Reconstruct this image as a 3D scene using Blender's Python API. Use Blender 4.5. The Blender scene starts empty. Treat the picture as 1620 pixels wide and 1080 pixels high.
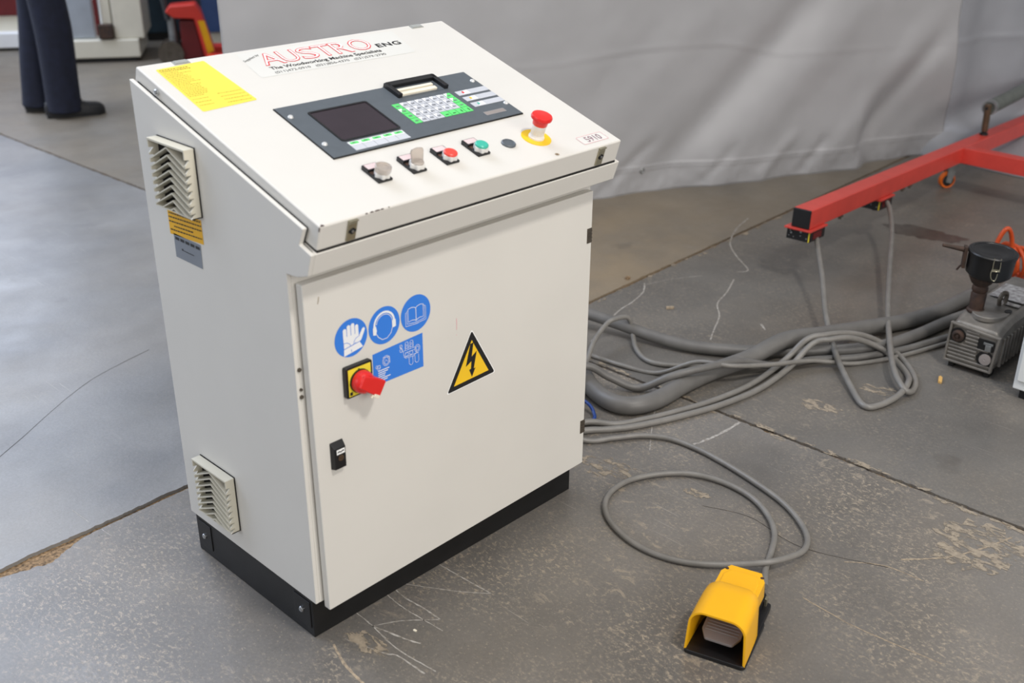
import bpy, bmesh, math, random
from mathutils import Vector, Matrix, noise
R = math.radians
rng = random.Random(7)
scene = bpy.context.scene
C = scene.collection

# ------------------------------------------------------------------ camera
cam_d = bpy.data.cameras.new('camera'); cam = bpy.data.objects.new('camera', cam_d); C.objects.link(cam)
scene.camera = cam
CAM = Vector((-0.9765, -1.4910, 1.5017)); YAW, PITCH, ROLL = 0.7987, 0.4408, 0.0052
fw = Vector((math.sin(YAW)*math.cos(PITCH), math.cos(YAW)*math.cos(PITCH), -math.sin(PITCH)))
rt = Vector((math.cos(YAW), -math.sin(YAW), 0)); up = rt.cross(fw)
rt2 = rt*math.cos(ROLL)+up*math.sin(ROLL); up2 = -rt*math.sin(ROLL)+up*math.cos(ROLL)
cam.matrix_world = Matrix(((rt2.x, up2.x, -fw.x, CAM.x), (rt2.y, up2.y, -fw.y, CAM.y), (rt2.z, up2.z, -fw.z, CAM.z), (0, 0, 0, 1)))
cam_d.sensor_width = 36; cam_d.lens = 38.375; cam_d.clip_end = 200
cam_d.dof.use_dof = True; cam_d.dof.focus_distance = 2.55; cam_d.dof.aperture_fstop = 3.2

# ------------------------------------------------------------------ light
w = bpy.data.worlds.new('hall_ambient'); scene.world = w; w.use_nodes = True
w.node_tree.nodes['Background'].inputs[0].default_value = (0.97, 0.98, 1.0, 1)
w.node_tree.nodes['Background'].inputs[1].default_value = 0.34
def area(name, loc, target, size, power, col, sy=None):
    d = bpy.data.lights.new(name, 'AREA'); d.energy = power; d.color = col; d.shape = 'RECTANGLE'
    d.size = size; d.size_y = sy or size
    o = bpy.data.objects.new(name, d); C.objects.link(o); o.location = loc
    o.rotation_euler = (Vector(target)-Vector(loc)).to_track_quat('-Z', 'Y').to_euler()
    return o
area('roof_skylight', (0.4, -0.3, 6.5), (0.4, -0.3, 0), 4, 70, (1.0, 0.97, 0.93), 3)
area('rear_skylight', (-0.8, 6.5, 6.5), (-0.6, 4.0, 0), 6, 640, (0.70, 0.80, 1.0), 4.5)
area('roof_lamp', (0.4, -2.7, 4.6), (0.4, 0, 0.6), 0.5, 108, (1.0, 0.95, 0.89))
area('daylight_door', (0.2, 11.5, 3.4), (0.2, 0.5, 0.2), 8, 520, (0.70, 0.80, 1.0), 5.0)
area('front_fill', (-1.0, -8.0, 3.6), (0.5, 0.0, 0.6), 7, 360, (1.0, 0.955, 0.91), 3.0)  # added soft fill from behind the camera to lift the door; source unseen
area('side_fill', (-6.0, 1.5, 3.0), (0.0, 0.8, 0.0), 4, 90, (0.76, 0.85, 1.0), 2.5)  # added bluish fill from the left, lifts the floor and cabinet side
scene.view_settings.view_transform = 'Standard'
scene.view_settings.look = 'None'
scene.view_settings.exposure = 0.0
scene.view_settings.gamma = 1.0
scene.view_settings.use_curve_mapping = False

# ------------------------------------------------------------------ materials
def lin(c): return tuple(((x/255)/12.92 if x/255 <= 0.04045 else ((x/255+0.055)/1.055)**2.4) for x in c)
def pm(name, rgb, rough=0.5, metal=0.0, var=0.08, scale=9.0, bump=0.0, bscale=300.0, spec=0.5, alpha=1.0, trans=0.0, emit=0.0, rgb2=None, stretch=None):
    """plain procedural material: colour varied by noise, fine relief by noise"""
    m = bpy.data.materials.new(name); m.use_nodes = True
    nt = m.node_tree; N = nt.nodes; L = nt.links; b = N['Principled BSDF']
    c = lin(rgb)
    geo = N.new('ShaderNodeNewGeometry'); nz = N.new('ShaderNodeTexNoise'); nz.inputs['Scale'].default_value = scale; nz.inputs['Detail'].default_value = 4
    vec = geo.outputs['Position']
    if stretch:
        mp = N.new('ShaderNodeMapping'); mp.inputs['Scale'].default_value = stretch; L.new(vec, mp.inputs[0]); vec = mp.outputs[0]
    L.new(vec, nz.inputs['Vector'])
    rp = N.new('ShaderNodeValToRGB')
    rp.color_ramp.elements[0].position = 0.3; rp.color_ramp.elements[1].position = 0.7
    c2 = lin(rgb2) if rgb2 else tuple(x*(1-var) for x in c); c1 = c if rgb2 else tuple(min(1, x*(1+var*0.5)) for x in c)
    rp.color_ramp.elements[0].color = (*c2, 1); rp.color_ramp.elements[1].color = (*c1, 1)
    L.new(nz.outputs['Fac'], rp.inputs[0]); L.new(rp.outputs[0], b.inputs['Base Color'])
    b.inputs['Roughness'].default_value = rough; b.inputs['Metallic'].default_value = metal
    b.inputs['Specular IOR Level'].default_value = spec
    b.inputs['Alpha'].default_value = alpha; b.inputs['Transmission Weight'].default_value = trans
    if bump:
        n2 = N.new('ShaderNodeTexNoise'); n2.inputs['Scale'].default_value = bscale; n2.inputs['Detail'].default_value = 2
        L.new(geo.outputs['Position'], n2.inputs['Vector'])
        bp = N.new('ShaderNodeBump'); bp.inputs['Strength'].default_value = bump; bp.inputs['Distance'].default_value = 0.001
        L.new(n2.outputs['Fac'], bp.inputs['Height']); L.new(bp.outputs[0], b.inputs['Normal'])
    return m

def concrete(name, dark, light, tan, tan_amt, speck_amt, seed, rough=0.42, patch=None):
    """worn sealed concrete: cloudy base, scuffed flecks where the seal has gone, dusty patches, fine scratches"""
    m = bpy.data.materials.new(name); m.use_nodes = True
    nt = m.node_tree; N = nt.nodes; L = nt.links; b = N['Principled BSDF']
    geo = N.new('ShaderNodeNewGeometry')
    def mapped(sc, rot=0.0, off=0.0):
        mp = N.new('ShaderNodeMapping'); mp.inputs['Scale'].default_value = sc; mp.inputs['Rotation'].default_value = (0, 0, rot)
        mp.inputs['Location'].default_value = (seed*3.1+off, seed*1.7, 0); L.new(geo.outputs['Position'], mp.inputs[0]); return mp.outputs[0]
    def nz(scale, detail, vec, rough_=0.55, dist=0.0):
        n = N.new('ShaderNodeTexNoise'); n.inputs['Scale'].default_value = scale; n.inputs['Detail'].default_value = detail
        n.inputs['Roughness'].default_value = rough_; n.inputs['Distortion'].default_value = dist; L.new(vec, n.inputs['Vector']); return n.outputs['Fac']
    def ramp(fac, p0, p1, c0=(0, 0, 0), c1=(1, 1, 1)):
        r = N.new('ShaderNodeValToRGB'); e = r.color_ramp.elements
        e[0].position = p0; e[1].position = p1; e[0].color = (*c0, 1); e[1].color = (*c1, 1); L.new(fac, r.inputs[0]); return r.outputs[0]
    def mix(f, a, c):
        x = N.new('ShaderNodeMix'); x.data_type = 'RGBA'
        if isinstance(f, float): x.inputs[0].default_value = f
        else: L.new(f, x.inputs[0])
        for s, v in ((6, a), (7, c)):
            if isinstance(v, tuple): x.inputs[s].default_value = (*v, 1)
            else: L.new(v, x.inputs[s])
        return x.outputs[2]
    def mul(a, c):
        x = N.new('ShaderNodeMath'); x.operation = 'MULTIPLY'
        for s, v in ((0, a), (1, c)):
            if isinstance(v, float): x.inputs[s].default_value = v
            else: L.new(v, x.inputs[s])
        return x.outputs[0]
    iso = mapped((1, 1, 1))
    base = ramp(nz(2.2, 8, iso, 0.62), 0.3, 0.72, lin(dark), lin(light))
    fine = ramp(nz(140, 4, iso, 0.7), 0.25, 0.8, (0.80, 0.80, 0.80), (1.12, 1.12, 1.12))
    x = N.new('ShaderNodeMix'); x.data_type = 'RGBA'; x.blend_type = 'MULTIPLY'; x.inputs[0].default_value = 1.0
    L.new(base, x.inputs[6]); L.new(fine, x.inputs[7]); col = x.outputs[2]
    # dusty tan clouds
    dust = mul(ramp(nz(1.3, 7, mapped((1, 1.5, 1), 0.3, 5), 0.6), 0.42, 0.72), float(tan_amt))
    col = mix(dust, col, lin(tan))
    if patch:                                   # one broad dust stain lying on the slab
        mp = N.new('ShaderNodeMapping'); mp.vector_type = 'POINT'; mp.inputs['Location'].default_value = (-patch[0]/patch[2], -patch[1]/patch[3], 0); mp.inputs['Scale'].default_value = (1/patch[2], 1/patch[3], 1)
        L.new(geo.outputs['Position'], mp.inputs[0]); ln_ = N.new('ShaderNodeVectorMath'); ln_.operation = 'LENGTH'; L.new(mp.outputs[0], ln_.inputs[0])
        st_ = mul(mul(ramp(ln_.outputs['Value'], 0.35, 1.0, (1, 1, 1), (0, 0, 0)), ramp(nz(3.5, 6, iso, 0.6), 0.25, 0.6)), 0.65)
        col = mix(st_, col, lin((152, 134, 108)))
    # worn flecks, drawn out along the way things were dragged
    reg = ramp(nz(3.0, 5, mapped((1, 1, 1), 0, 9), 0.6), 0.40, 0.60)
    fl = ramp(nz(120, 7, mapped((1.0, 0.6, 1), 0.12, 2), 0.78, 0.4), 0.53, 0.60)
    fl2 = ramp(nz(190, 4, mapped((1.0, 0.6, 1), -0.1, 7), 0.7, 0.3), 0.60, 0.66)
    k1 = mul(mul(fl, reg), float(speck_amt)); k2 = mul(fl2, 0.6*float(speck_amt)+0.06)
    pale = tuple(min(1, v) for v in lin((168, 155, 136)))
    col = mix(k1, col, pale); col = mix(k2, col, pale)
    fl3 = ramp(nz(36, 9, mapped((1.0, 0.6, 1), 0.2, 13), 0.8, 0.7), 0.56, 0.60); reg2 = ramp(nz(2.3, 4, mapped((1, 1, 1), 0, 17), 0.6), 0.46, 0.60)
    col = mix(mul(mul(fl3, reg2), 0.65*float(speck_amt)), col, pale)
    # dark oil spots
    sp = mul(ramp(nz(4.5, 3, mapped((1, 1, 1), 0, 21), 0.5), 0.70, 0.76), 0.35)
    col = mix(sp, col, lin((70, 64, 58)))
    # faint scratches, two directions
    for rot, off in ((0.25, 31), (1.2, 47)):
        sc = mul(mul(ramp(nz(9, 2, mapped((26, 0.5, 1), rot, off), 0.5), 0.705, 0.725), ramp(nz(1.7, 2, iso), 0.5, 0.6)), 0.35)
        col = mix(sc, col, lin((190, 182, 170)))
    L.new(col, b.inputs['Base Color'])
    rr = ramp(nz(6, 6, iso, 0.6), 0.3, 0.7, (rough-0.07,)*3, (rough+0.10,)*3); L.new(rr, b.inputs['Roughness'])
    bp = N.new('ShaderNodeBump'); bp.inputs['Strength'].default_value = 0.25; bp.inputs['Distance'].default_value = 0.002
    L.new(nz(60, 6, iso, 0.7), bp.inputs['Height']); L.new(bp.outputs[0], b.inputs['Normal'])
    return m

M = {}
M['paint'] = pm('cabinet_paint', (217, 214, 207), 0.42, var=0.03, scale=4, bump=0.25, bscale=900)
M['paint_cream'] = pm('vent_plastic', (208, 203, 186), 0.45, var=0.05)
M['black'] = pm('black_steel', (20, 20, 21), 0.45, var=0.3, scale=20, bump=0.1)
M['black_plastic'] = pm('black_plastic', (22, 22, 24), 0.38, var=0.2)
M['rubber'] = pm('seal_rubber', (24, 22, 20), 0.7)
M['panel'] = pm('grey_panel', (86, 93, 99), 0.42, var=0.06, scale=60, bump=0.1)
M['screen'] = pm('dark_screen', (52, 43, 50), 0.14, var=0.12, scale=14)
M['key_grey'] = pm('key_grey', (196, 199, 205), 0.45)
M['key_white'] = pm('key_white', (238, 238, 240), 0.45)
M['key_green'] = pm('key_green', (98, 218, 118), 0.45)
M['ink'] = pm('black_ink', (25, 25, 27), 0.5)
M['ink_grey'] = pm('grey_ink', (120, 124, 130), 0.5)
M['ink_red'] = pm('red_ink', (222, 45, 52), 0.5)
M['ink_pink'] = pm('pink_ink', (226, 172, 178), 0.5)
M['ink_faded'] = pm('faded_purple_ink', (118, 84, 98), 0.5, rgb2=(180, 150, 158), scale=60)
M['white'] = pm('white_print', (246, 246, 244), 0.45, var=0.02)
M['sticker'] = pm('clear_sticker', (217, 216, 210), 0.42, var=0.02)
M['sticker_yellow'] = pm('yellow_sticker', (246, 222, 82), 0.4, var=0.04)
M['ink_brown'] = pm('brown_ink', (150, 128, 30), 0.5, var=0.3, scale=300)
M['label_orange'] = pm('amber_label', (236, 178, 12), 0.4)
M['label_grey'] = pm('grey_label', (128, 134, 142), 0.42)
M['blue'] = pm('sticker_blue', (54, 126, 222), 0.4, var=0.03)
M['pictowhite'] = pm('pictogram_white', (236, 238, 240), 0.45, var=0.02)
M['warn_yellow'] = pm('warning_yellow', (250, 202, 40), 0.4)
M['switch_yellow'] = pm('switch_yellow', (236, 214, 60), 0.4)
M['red_plastic'] = pm('red_plastic', (222, 40, 38), 0.3)
M['red_cap'] = pm('red_cap', (240, 74, 62), 0.35)
M['green_cap'] = pm('green_cap', (62, 184, 160), 0.35)
M['clear_cap'] = pm('clear_cap', (222, 212, 202), 0.2, trans=0.65)
M['bezel'] = pm('white_bezel', (226, 224, 220), 0.35)
M['legend_pink'] = pm('legend_pink', (226, 204, 204), 0.4)
M['lamp_brown'] = pm('legend_brown', (96, 70, 58), 0.4)
M['estop_yellow'] = pm('estop_yellow', (242, 196, 28), 0.4)
M['chrome'] = pm('bright_steel', (196, 198, 200), 0.22, 1.0)
M['screw_white'] = pm('bright_screw', (228, 228, 226), 0.35, 0.35)
M['clip_grey'] = pm('clip_grey', (158, 160, 156), 0.5)
M['backing'] = pm('vent_gap_dark', (20, 17, 15), 0.95)  # near-black vent backing, its colour stands in for shade between the slats
M['zinc'] = pm('zinc_plate', (178, 172, 150), 0.34, 0.85, var=0.15)
M['steel_dark'] = pm('dull_steel', (112, 104, 94), 0.5, 0.8, var=0.25, scale=30)
M['ivory'] = pm('ivory_plastic', (236, 228, 208), 0.4)
M['pedal_yellow'] = pm('pedal_yellow', (248, 184, 22), 0.33, var=0.04, bump=0.05)
M['treadle'] = pm('treadle_grey', (150, 142, 138), 0.5)
M['cable'] = pm('cable_grey', (124, 121, 116), 0.42, var=0.15, scale=25)
M['hose'] = pm('hose_grey', (106, 104, 101), 0.45, var=0.15, scale=18)
M['cable_blue'] = pm('cable_blue', (30, 62, 130), 0.35)
M['red_paint'] = pm('red_paint', (206, 68, 58), 0.40, var=0.1, scale=14, bump=0.1)
M['orange_wheel'] = pm('orange_wheel', (240, 112, 18), 0.4)
M['orange_hose'] = pm('orange_hose', (208, 80, 30), 0.32)
M['galv'] = pm('galvanised', (150, 152, 152), 0.42, 0.7, var=0.2, scale=30)
M['roller'] = pm('roller_grey', (96, 100, 96), 0.5, var=0.2, scale=20)
M['post_brown'] = pm('post_bronze', (118, 98, 80), 0.4, 0.7, var=0.2, scale=30)
M['cast'] = pm('cast_grey', (142, 137, 130), 0.45, 0.5, var=0.28, scale=22, bump=0.3, bscale=160)
M['rust'] = pm('rusty_pipe', (84, 62, 50), 0.6, 0.3, rgb2=(56, 48, 44), scale=40, bump=0.3)
M['filter_black'] = pm('filter_black', (18, 18, 19), 0.36, var=0.3, scale=30)
M['paper'] = pm('paper_label', (196, 194, 190), 0.5, rgb2=(120, 112, 110), scale=70)
M['tarp'] = pm('grey_tarpaulin', (166, 166, 168), 0.42, var=0.06, scale=3.0, bump=0.12, bscale=500)
M['tarp_back'] = pm('grey_tarpaulin_back', (152, 154, 160), 0.42, var=0.07, scale=3.0, bump=0.12, bscale=500)
M['denim'] = pm('navy_workwear', (22, 27, 46), 0.85, var=0.3, scale=25, bump=0.4, bscale=400)
M['shoe'] = pm('black_leather', (26, 25, 26), 0.5)
M['skin'] = pm('skin', (196, 148, 122), 0.55)
M['hair'] = pm('dark_hair', (40, 30, 24), 0.7)
M['cream'] = pm('cream_enamel', (226, 220, 202), 0.4, var=0.06)
M['cream_white'] = pm('white_enamel', (238, 238, 238), 0.4, var=0.04)
M['maroon'] = pm('maroon_enamel', (104, 22, 24), 0.45, var=0.2)
M['silver'] = pm('brushed_sheet', (196, 204, 214), 0.3, 0.7)
M['dark_grey'] = pm('dark_grey_enamel', (52, 55, 58), 0.5)
M['blue_steel'] = pm('blue_enamel', (64, 92, 140), 0.45, var=0.15)
M['teal_dark'] = pm('dark_teal_enamel', (30, 52, 64), 0.5, var=0.3)
M['jack_red'] = pm('jack_red', (214, 58, 44), 0.4)
M['lightbox'] = pm('pale_enamel', (222, 224, 222), 0.4, var=0.03)
M['scratch'] = pm('chalky_scratch', (182, 178, 172), 0.7, rgb2=(122, 115, 106), scale=90)
M['scratch_tan'] = pm('tan_scrape', (178, 160, 134), 0.7, rgb2=(124, 112, 98), scale=90)
def ragged(name, rgb, rgb2, lo, hi, scale=45):
    m = pm(name, rgb, 0.75, rgb2=rgb2, scale=90); nt = m.node_tree; N = nt.nodes
    geo = N.new('ShaderNodeNewGeometry'); mp = N.new('ShaderNodeMapping'); mp.inputs['Scale'].default_value = (1, 0.5, 1); mp.inputs['Rotation'].default_value = (0, 0, 0.15)
    n = N.new('ShaderNodeTexNoise'); n.inputs['Scale'].default_value = scale; n.inputs['Detail'].default_value = 6; n.inputs['Roughness'].default_value = 0.7; n.inputs['Distortion'].default_value = 0.5
    r = N.new('ShaderNodeValToRGB'); r.color_ramp.elements[0].position = lo; r.color_ramp.elements[1].position = hi
    nt.links.new(geo.outputs['Position'], mp.inputs[0]); nt.links.new(mp.outputs[0], n.inputs['Vector']); nt.links.new(n.outputs['Fac'], r.inputs[0]); nt.links.new(r.outputs[0], N['Principled BSDF'].inputs['Alpha'])
    return m
M['worn'] = ragged('worn_seal', (160, 147, 128), (134, 123, 108), 0.46, 0.54)
M['worn_faint'] = ragged('worn_seal_faint', (172, 156, 134), (140, 128, 112), 0.52, 0.58, 70)
M['crack'] = pm('dark_crack', (58, 52, 46), 0.8)
M['oil'] = pm('oil_stain', (84, 76, 68), 0.35, rgb2=(66, 60, 54), scale=30)
M['gravel'] = pm('joint_rubble', (170, 140, 104), 0.9, rgb2=(70, 56, 42), scale=120, bump=1.0, bscale=200)
M['straw'] = pm('wood_chip', (206, 164, 96), 0.7)
M['chip_dark'] = pm('dark_paint_chip', (70, 44, 38), 0.7)

# ------------------------------------------------------------------ geometry helpers
WORLD = {}        # object -> world origin
class Pl:
    """a local plane: origin, two axes and a normal"""
    def __init__(s, o, u, v, n=None):
        s.o = Vector(o); s.u = Vector(u).normalized(); s.v = Vector(v).normalized()
        s.n = Vector(n).normalized() if n is not None else s.u.cross(s.v)
    def __call__(s, a, b, h=0.0): return s.o+s.u*a+s.v*b+s.n*h
XYZ = Pl((0, 0, 0), (1, 0, 0), (0, 1, 0))
class G:
    def __init__(s): s.V = []; s.F = []; s.I = []; s.mi = 0; s.k = 0
    def add(s, vs, fs):
        k = len(s.V); s.V += [tuple(v) for v in vs]
        for f in fs: s.F.append([i+k for i in f]); s.I.append(s.mi)
        return s
    def prism(s, pl, pts, h0, h1):
        n = len(pts)
        if abs(h1-h0) < 0.0008:
            s.k += 1; hh = h1+(s.k % 60)*5e-6; return s.add([pl(a, b, hh) for a, b in pts], [list(range(n))])      # print and stickers: one face
        vs = [pl(a, b, h0) for a, b in pts]+[pl(a, b, h1) for a, b in pts]
        fs = [list(range(n))[::-1], list(range(n, 2*n))]+[[i, (i+1) % n, n+(i+1) % n, n+i] for i in range(n)]
        return s.add(vs, fs)
    def box(s, pl, a0, a1, b0, b1, h0, h1): return s.prism(pl, [(a0, b0), (a1, b0), (a1, b1), (a0, b1)], h0, h1)
    def wbox(s, x0, x1, y0, y1, z0, z1): return s.box(XYZ, x0, x1, y0, y1, z0, z1)
    def frustum(s, pl, pts0, pts1, h0, h1):
        n = len(pts0)
        vs = [pl(a, b, h0) for a, b in pts0]+[pl(a, b, h1) for a, b in pts1]
        return s.add(vs, [list(range(n))[::-1], list(range(n, 2*n))]+[[i, (i+1) % n, n+(i+1) % n, n+i] for i in range(n)])
    def ring(s, pl, outer, inner, h0, h1):
        n = len(outer)
        vs = [pl(*p, h0) for p in outer]+[pl(*p, h0) for p in inner]+[pl(*p, h1) for p in outer]+[pl(*p, h1) for p in inner]
        fs = []
        for i in range(n):
            j = (i+1) % n
            fs += [[2*n+i, 2*n+j, 3*n+j, 3*n+i], [i, j, n+j, n+i][::-1], [i, j, 2*n+j, 2*n+i], [n+j, n+i, 3*n+i, 3*n+j]]
        return s.add(vs, fs)
    def lathe(s, pl, ca, cb, prof, n=28, ph=0.0):
        vs = []; fs = []
        for r, h in prof:
            for k in range(n):
                t = 2*math.pi*k/n+ph; vs.append(pl(ca+r*math.cos(t), cb+r*math.sin(t), h))
        for q in range(len(prof)-1):
            for k in range(n):
                j = (k+1) % n; fs.append([q*n+k, q*n+j, (q+1)*n+j, (q+1)*n+k])
        fs.append(list(range(n))[::-1]); fs.append([(len(prof)-1)*n+k for k in range(n)])
        return s.add(vs, fs)
    def tube(s, pts, r, n=10, rr=None):
        pts = [Vector(p) for p in pts]; m = len(pts); vs = []; fs = []
        prev = None
        for i, p in enumerate(pts):
            d = (pts[min(i+1, m-1)]-pts[max(i-1, 0)])
            if d.length < 1e-9: d = Vector((0, 0, 1))
            d.normalize()
            if prev is None: a = d.orthogonal().normalized()
            else:
                a = prev-d*prev.dot(d)
                a = a.normalized() if a.length > 1e-6 else d.orthogonal().normalized()
            prev = a; b = d.cross(a); q = rr[i] if rr else r
            for k in range(n):
                t = 2*math.pi*k/n; vs.append(p+a*(q*math.cos(t))+b*(q*math.sin(t)))
        for i in range(m-1):
            for k in range(n):
                j = (k+1) % n; fs.append([i*n+k, i*n+j, (i+1)*n+j, (i+1)*n+k])
        fs.append(list(range(n))[::-1]); fs.append([(m-1)*n+k for k in range(n)])
        return s.add(vs, fs)
    def bar(s, p, q, wdt, hgt, upv=(0, 0, 1)):
        p = Vector(p); q = Vector(q); d = (q-p).normalized(); side = d.cross(Vector(upv)).normalized(); u = side.cross(d)
        return s.box(Pl(p, side, u, d), -wdt/2, wdt/2, -hgt/2, hgt/2, 0, (q-p).length)
    def stroke(s, pl, pts, wd, h0, h1, closed=False):
        """flat line of constant width drawn on a plane"""
        n = len(pts); L_ = []; R_ = []
        for i in range(n):
            a = Vector(pts[i-1] if (i > 0 or closed) else pts[i]); c = Vector(pts[(i+1) % n] if (i < n-1 or closed) else pts[i])
            p = Vector(pts[i]); d1 = (p-a); d2 = (c-p)
            d = (d1.normalized() if d1.length else Vector((0, 0)))+(d2.normalized() if d2.length else Vector((0, 0)))
            d = d.normalized() if d.length > 1e-9 else Vector((1, 0))
            nn = Vector((-d.y, d.x)); ww = wd[i] if isinstance(wd, (list, tuple)) else wd
            L_.append(p+nn*ww/2); R_.append(p-nn*ww/2)
        rng_ = range(n if closed else n-1)
        for i in rng_:
            j = (i+1) % n
            s.prism(pl, [tuple(R_[i]), tuple(R_[j]), tuple(L_[j]), tuple(L_[i])], h0, h1)
        return s
def disc(cx, cy, r, n=32, ry=None, ph=0.0): return [(cx+r*math.cos(2*math.pi*k/n+ph), cy+(ry or r)*math.sin(2*math.pi*k/n+ph)) for k in range(n)]
def rrect(a0, a1, b0, b1, r, n=5):
    out = []
    for cx, cy, s in ((a1-r, b0+r, -90), (a1-r, b1-r, 0), (a0+r, b1-r, 90), (a0+r, b0+r, 180)):
        for k in range(n+1):
            t = R(s+90*k/n); out.append((cx+r*math.cos(t), cy+r*math.sin(t)))
    return out
def rpoly(pts, r, n=5):
    """round the corners of a convex polygon"""
    out = []; m = len(pts)
    for i in range(m):
        p = Vector(pts[i]); a = (Vector(pts[i-1])-p).normalized(); c = (Vector(pts[(i+1) % m])-p).normalized()
        ang = a.angle(c); t = r/math.tan(ang/2); p0 = p+a*t; p1 = p+c*t
        for k in range(n+1):
            f = k/n; q = p0*(1-f)**2+p*2*f*(1-f)+p1*f*f; out.append((q.x, q.y))
    return out
def spline(pts, sub=8):
    P = [Vector(p) for p in pts]; out = []
    for i in range(len(P)-1):
        a = P[max(i-1, 0)]; b = P[i]; c = P[i+1]; d = P[min(i+2, len(P)-1)]
        for k in range(sub):
            t = k/sub
            out.append(0.5*((2*b)+(c-a)*t+(2*a-5*b+4*c-d)*t*t+(3*b-a-3*c+d)*t**3))
    out.append(P[-1]); return out
def mesh_of(name, g, mats):
    me = bpy.data.meshes.new(name); me.from_pydata(g.V, [], g.F)
    for m in mats: me.materials.append(m)
    me.polygons.foreach_set('material_index', g.I)
    bm = bmesh.new(); bm.from_mesh(me); bmesh.ops.recalc_face_normals(bm, faces=bm.faces); bm.to_mesh(me); bm.free()
    return me
def obj(name, g, mat, parent=None, bevel=0.0, seg=2, smooth=35, label=None, base=False):
    """link one mesh object; its origin goes to the middle of its shape (or of its base)"""
    mats = [M[k] for k in (mat if isinstance(mat, (list, tuple)) else [mat])]
    lo = Vector([min(v[i] for v in g.V) for i in range(3)]); hi = Vector([max(v[i] for v in g.V) for i in range(3)])
    c = (lo+hi)/2
    if base: c.z = lo.z
    g.V = [(v[0]-c.x, v[1]-c.y, v[2]-c.z) for v in g.V]
    me = mesh_of(name, g, mats)
    if smooth:
        me.polygons.foreach_set('use_smooth', [True]*len(me.polygons)); me.set_sharp_from_angle(angle=R(smooth))
    o = bpy.data.objects.new(name, me); C.objects.link(o)
    place(o, c, parent)
    if bevel:
        b = o.modifiers.new('bevel', 'BEVEL'); b.width = bevel; b.segments = seg; b.limit_method = 'ANGLE'; b.angle_limit = R(40)
        b.harden_normals = True
    if label: o['label'] = label
    return o
def place(o, c, parent):
    WORLD[o] = Vector(c)
    if parent: o.parent = parent; o.location = Vector(c)-WORLD[parent]
    else: o.location = c
def inst(name, src, c, parent):
    o = src.copy(); C.objects.link(o); o.name = name; place(o, c, parent); return o
def empty(name, loc, label, cat, group=None):
    o = bpy.data.objects.new(name, None); C.objects.link(o); o.empty_display_size = 0.05
    o.location = loc; WORLD[o] = Vector(loc); tag(o, label, cat, group); return o
def tag(o, label=None, cat=None, group=None, kind=None):
    if label: o['label'] = label
    if cat: o['category'] = cat
    if group: o['group'] = group
    if kind: o['kind'] = kind
    return o
def text(name, s, pl, a, b, hgt, mat, parent, width=None, h=0.0004, off=0.0, ang=0.0, thick=0.0002, shear=0.0, label=None, space=1.0):
    """flat print: string s with its lower left corner at (a, b) on the plane, hgt tall"""
    cu = bpy.data.curves.new('txt', 'FONT'); cu.body = s; cu.size = 1.0; cu.offset = off; cu.shear = shear; cu.resolution_u = 3; cu.space_character = space
    to = bpy.data.objects.new('txt', cu); me = bpy.data.meshes.new_from_object(to)
    xs = [v.co.x for v in me.vertices]; ys = [v.co.y for v in me.vertices]
    if not xs: return None
    x0, x1, y0, y1 = min(xs), max(xs), min(ys), max(ys); sy = hgt/(y1-y0); sx = (width/(x1-x0)) if width else sy
    ca, sa = math.cos(ang), math.sin(ang); g = G(); vs = []
    for v in me.vertices:
        p = ((v.co.x-x0)*sx, (v.co.y-y0)*sy); q = (a+p[0]*ca-p[1]*sa, b+p[0]*sa+p[1]*ca)
        vs.append(pl(q[0], q[1], h+thick))
    g.add(vs, [list(f.vertices) for f in me.polygons])
    bpy.data.objects.remove(to); bpy.data.curves.remove(cu); bpy.data.meshes.remove(me)
    return obj(name, g, mat, parent, smooth=0, label=label)

# ================================================================== SETTING: floor of four concrete slabs with open joints
def jA(x): return 0.705+0.033*x            # joint running along x
def jB(y): return 1.385-0.035*y            # joint running along y
def wob(t, s, amp): return amp*(noise.noise(Vector((t*9, s, 0)))+0.6*noise.noise(Vector((t*37, s, 3)))+0.4*noise.noise(Vector((t*110, s, 5))))
g = G(); g.wbox(-7, 10, -5, 13, -0.06, -0.009)
floor = obj('floor', g, 'gravel'); tag(floor, 'worn grey concrete workshop floor with open slab joints', None, None, 'structure')
CM = [concrete('concrete_scuffed', (96, 93, 89), (124, 120, 115), (132, 120, 104), 0.25, 0.85, 1, 0.31),
      concrete('concrete_smooth', (112, 111, 110), (142, 140, 137), (146, 138, 126), 0.3, 0.12, 2, 0.36),
      concrete('concrete_dark', (90, 87, 83), (116, 113, 108), (130, 119, 104), 0.35, 0.40, 3, 0.44),
      concrete('concrete_dusty', (108, 102, 93), (132, 124, 112), (144, 126, 100), 0.3, 0.15, 4, 0.42, patch=(1.9, 1.15, 1.3, 0.75))]
def chip(x):                                # broken edge of the near left slab beside the cabinet
    d = 0.0
    for c, wd, am in ((-0.262, 0.045, 0.038), (-0.32, 0.03, 0.012), (-0.20, 0.03, 0.010), (-0.36, 0.05, 0.01)):
        d += am*math.exp(-((x-c)/wd)**2)
    return d
def lerp(a, b, t): return a+(b-a)*t
def edgeA(x0, x1, s, n=360):
    out = []
    for k in range(n+1):
        x = lerp(x0, x1, k/n)
        gap = 0.0062+abs(wob(x, s, 0.007))
        if s < 0 and x < 0.4: gap += chip(x)*(1+0.35*noise.noise(Vector((x*60, 2, 1))))
        if s > 0 and x < 0.4: gap += 0.15*chip(x)+0.003
        out.append((x, jA(x)+s*gap))
    return out
def edgeB(y0, y1, s, n=360):
    return [(jB(lerp(y0, y1, k/n))+s*(0.0042+abs(wob(lerp(y0, y1, k/n), 20+s, 0.009))), lerp(y0, y1, k/n)) for k in range(n+1)]
def fine(lo, hi, f): return f(lo, hi)
ci = (jB(0.75), jA(1.36))
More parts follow.
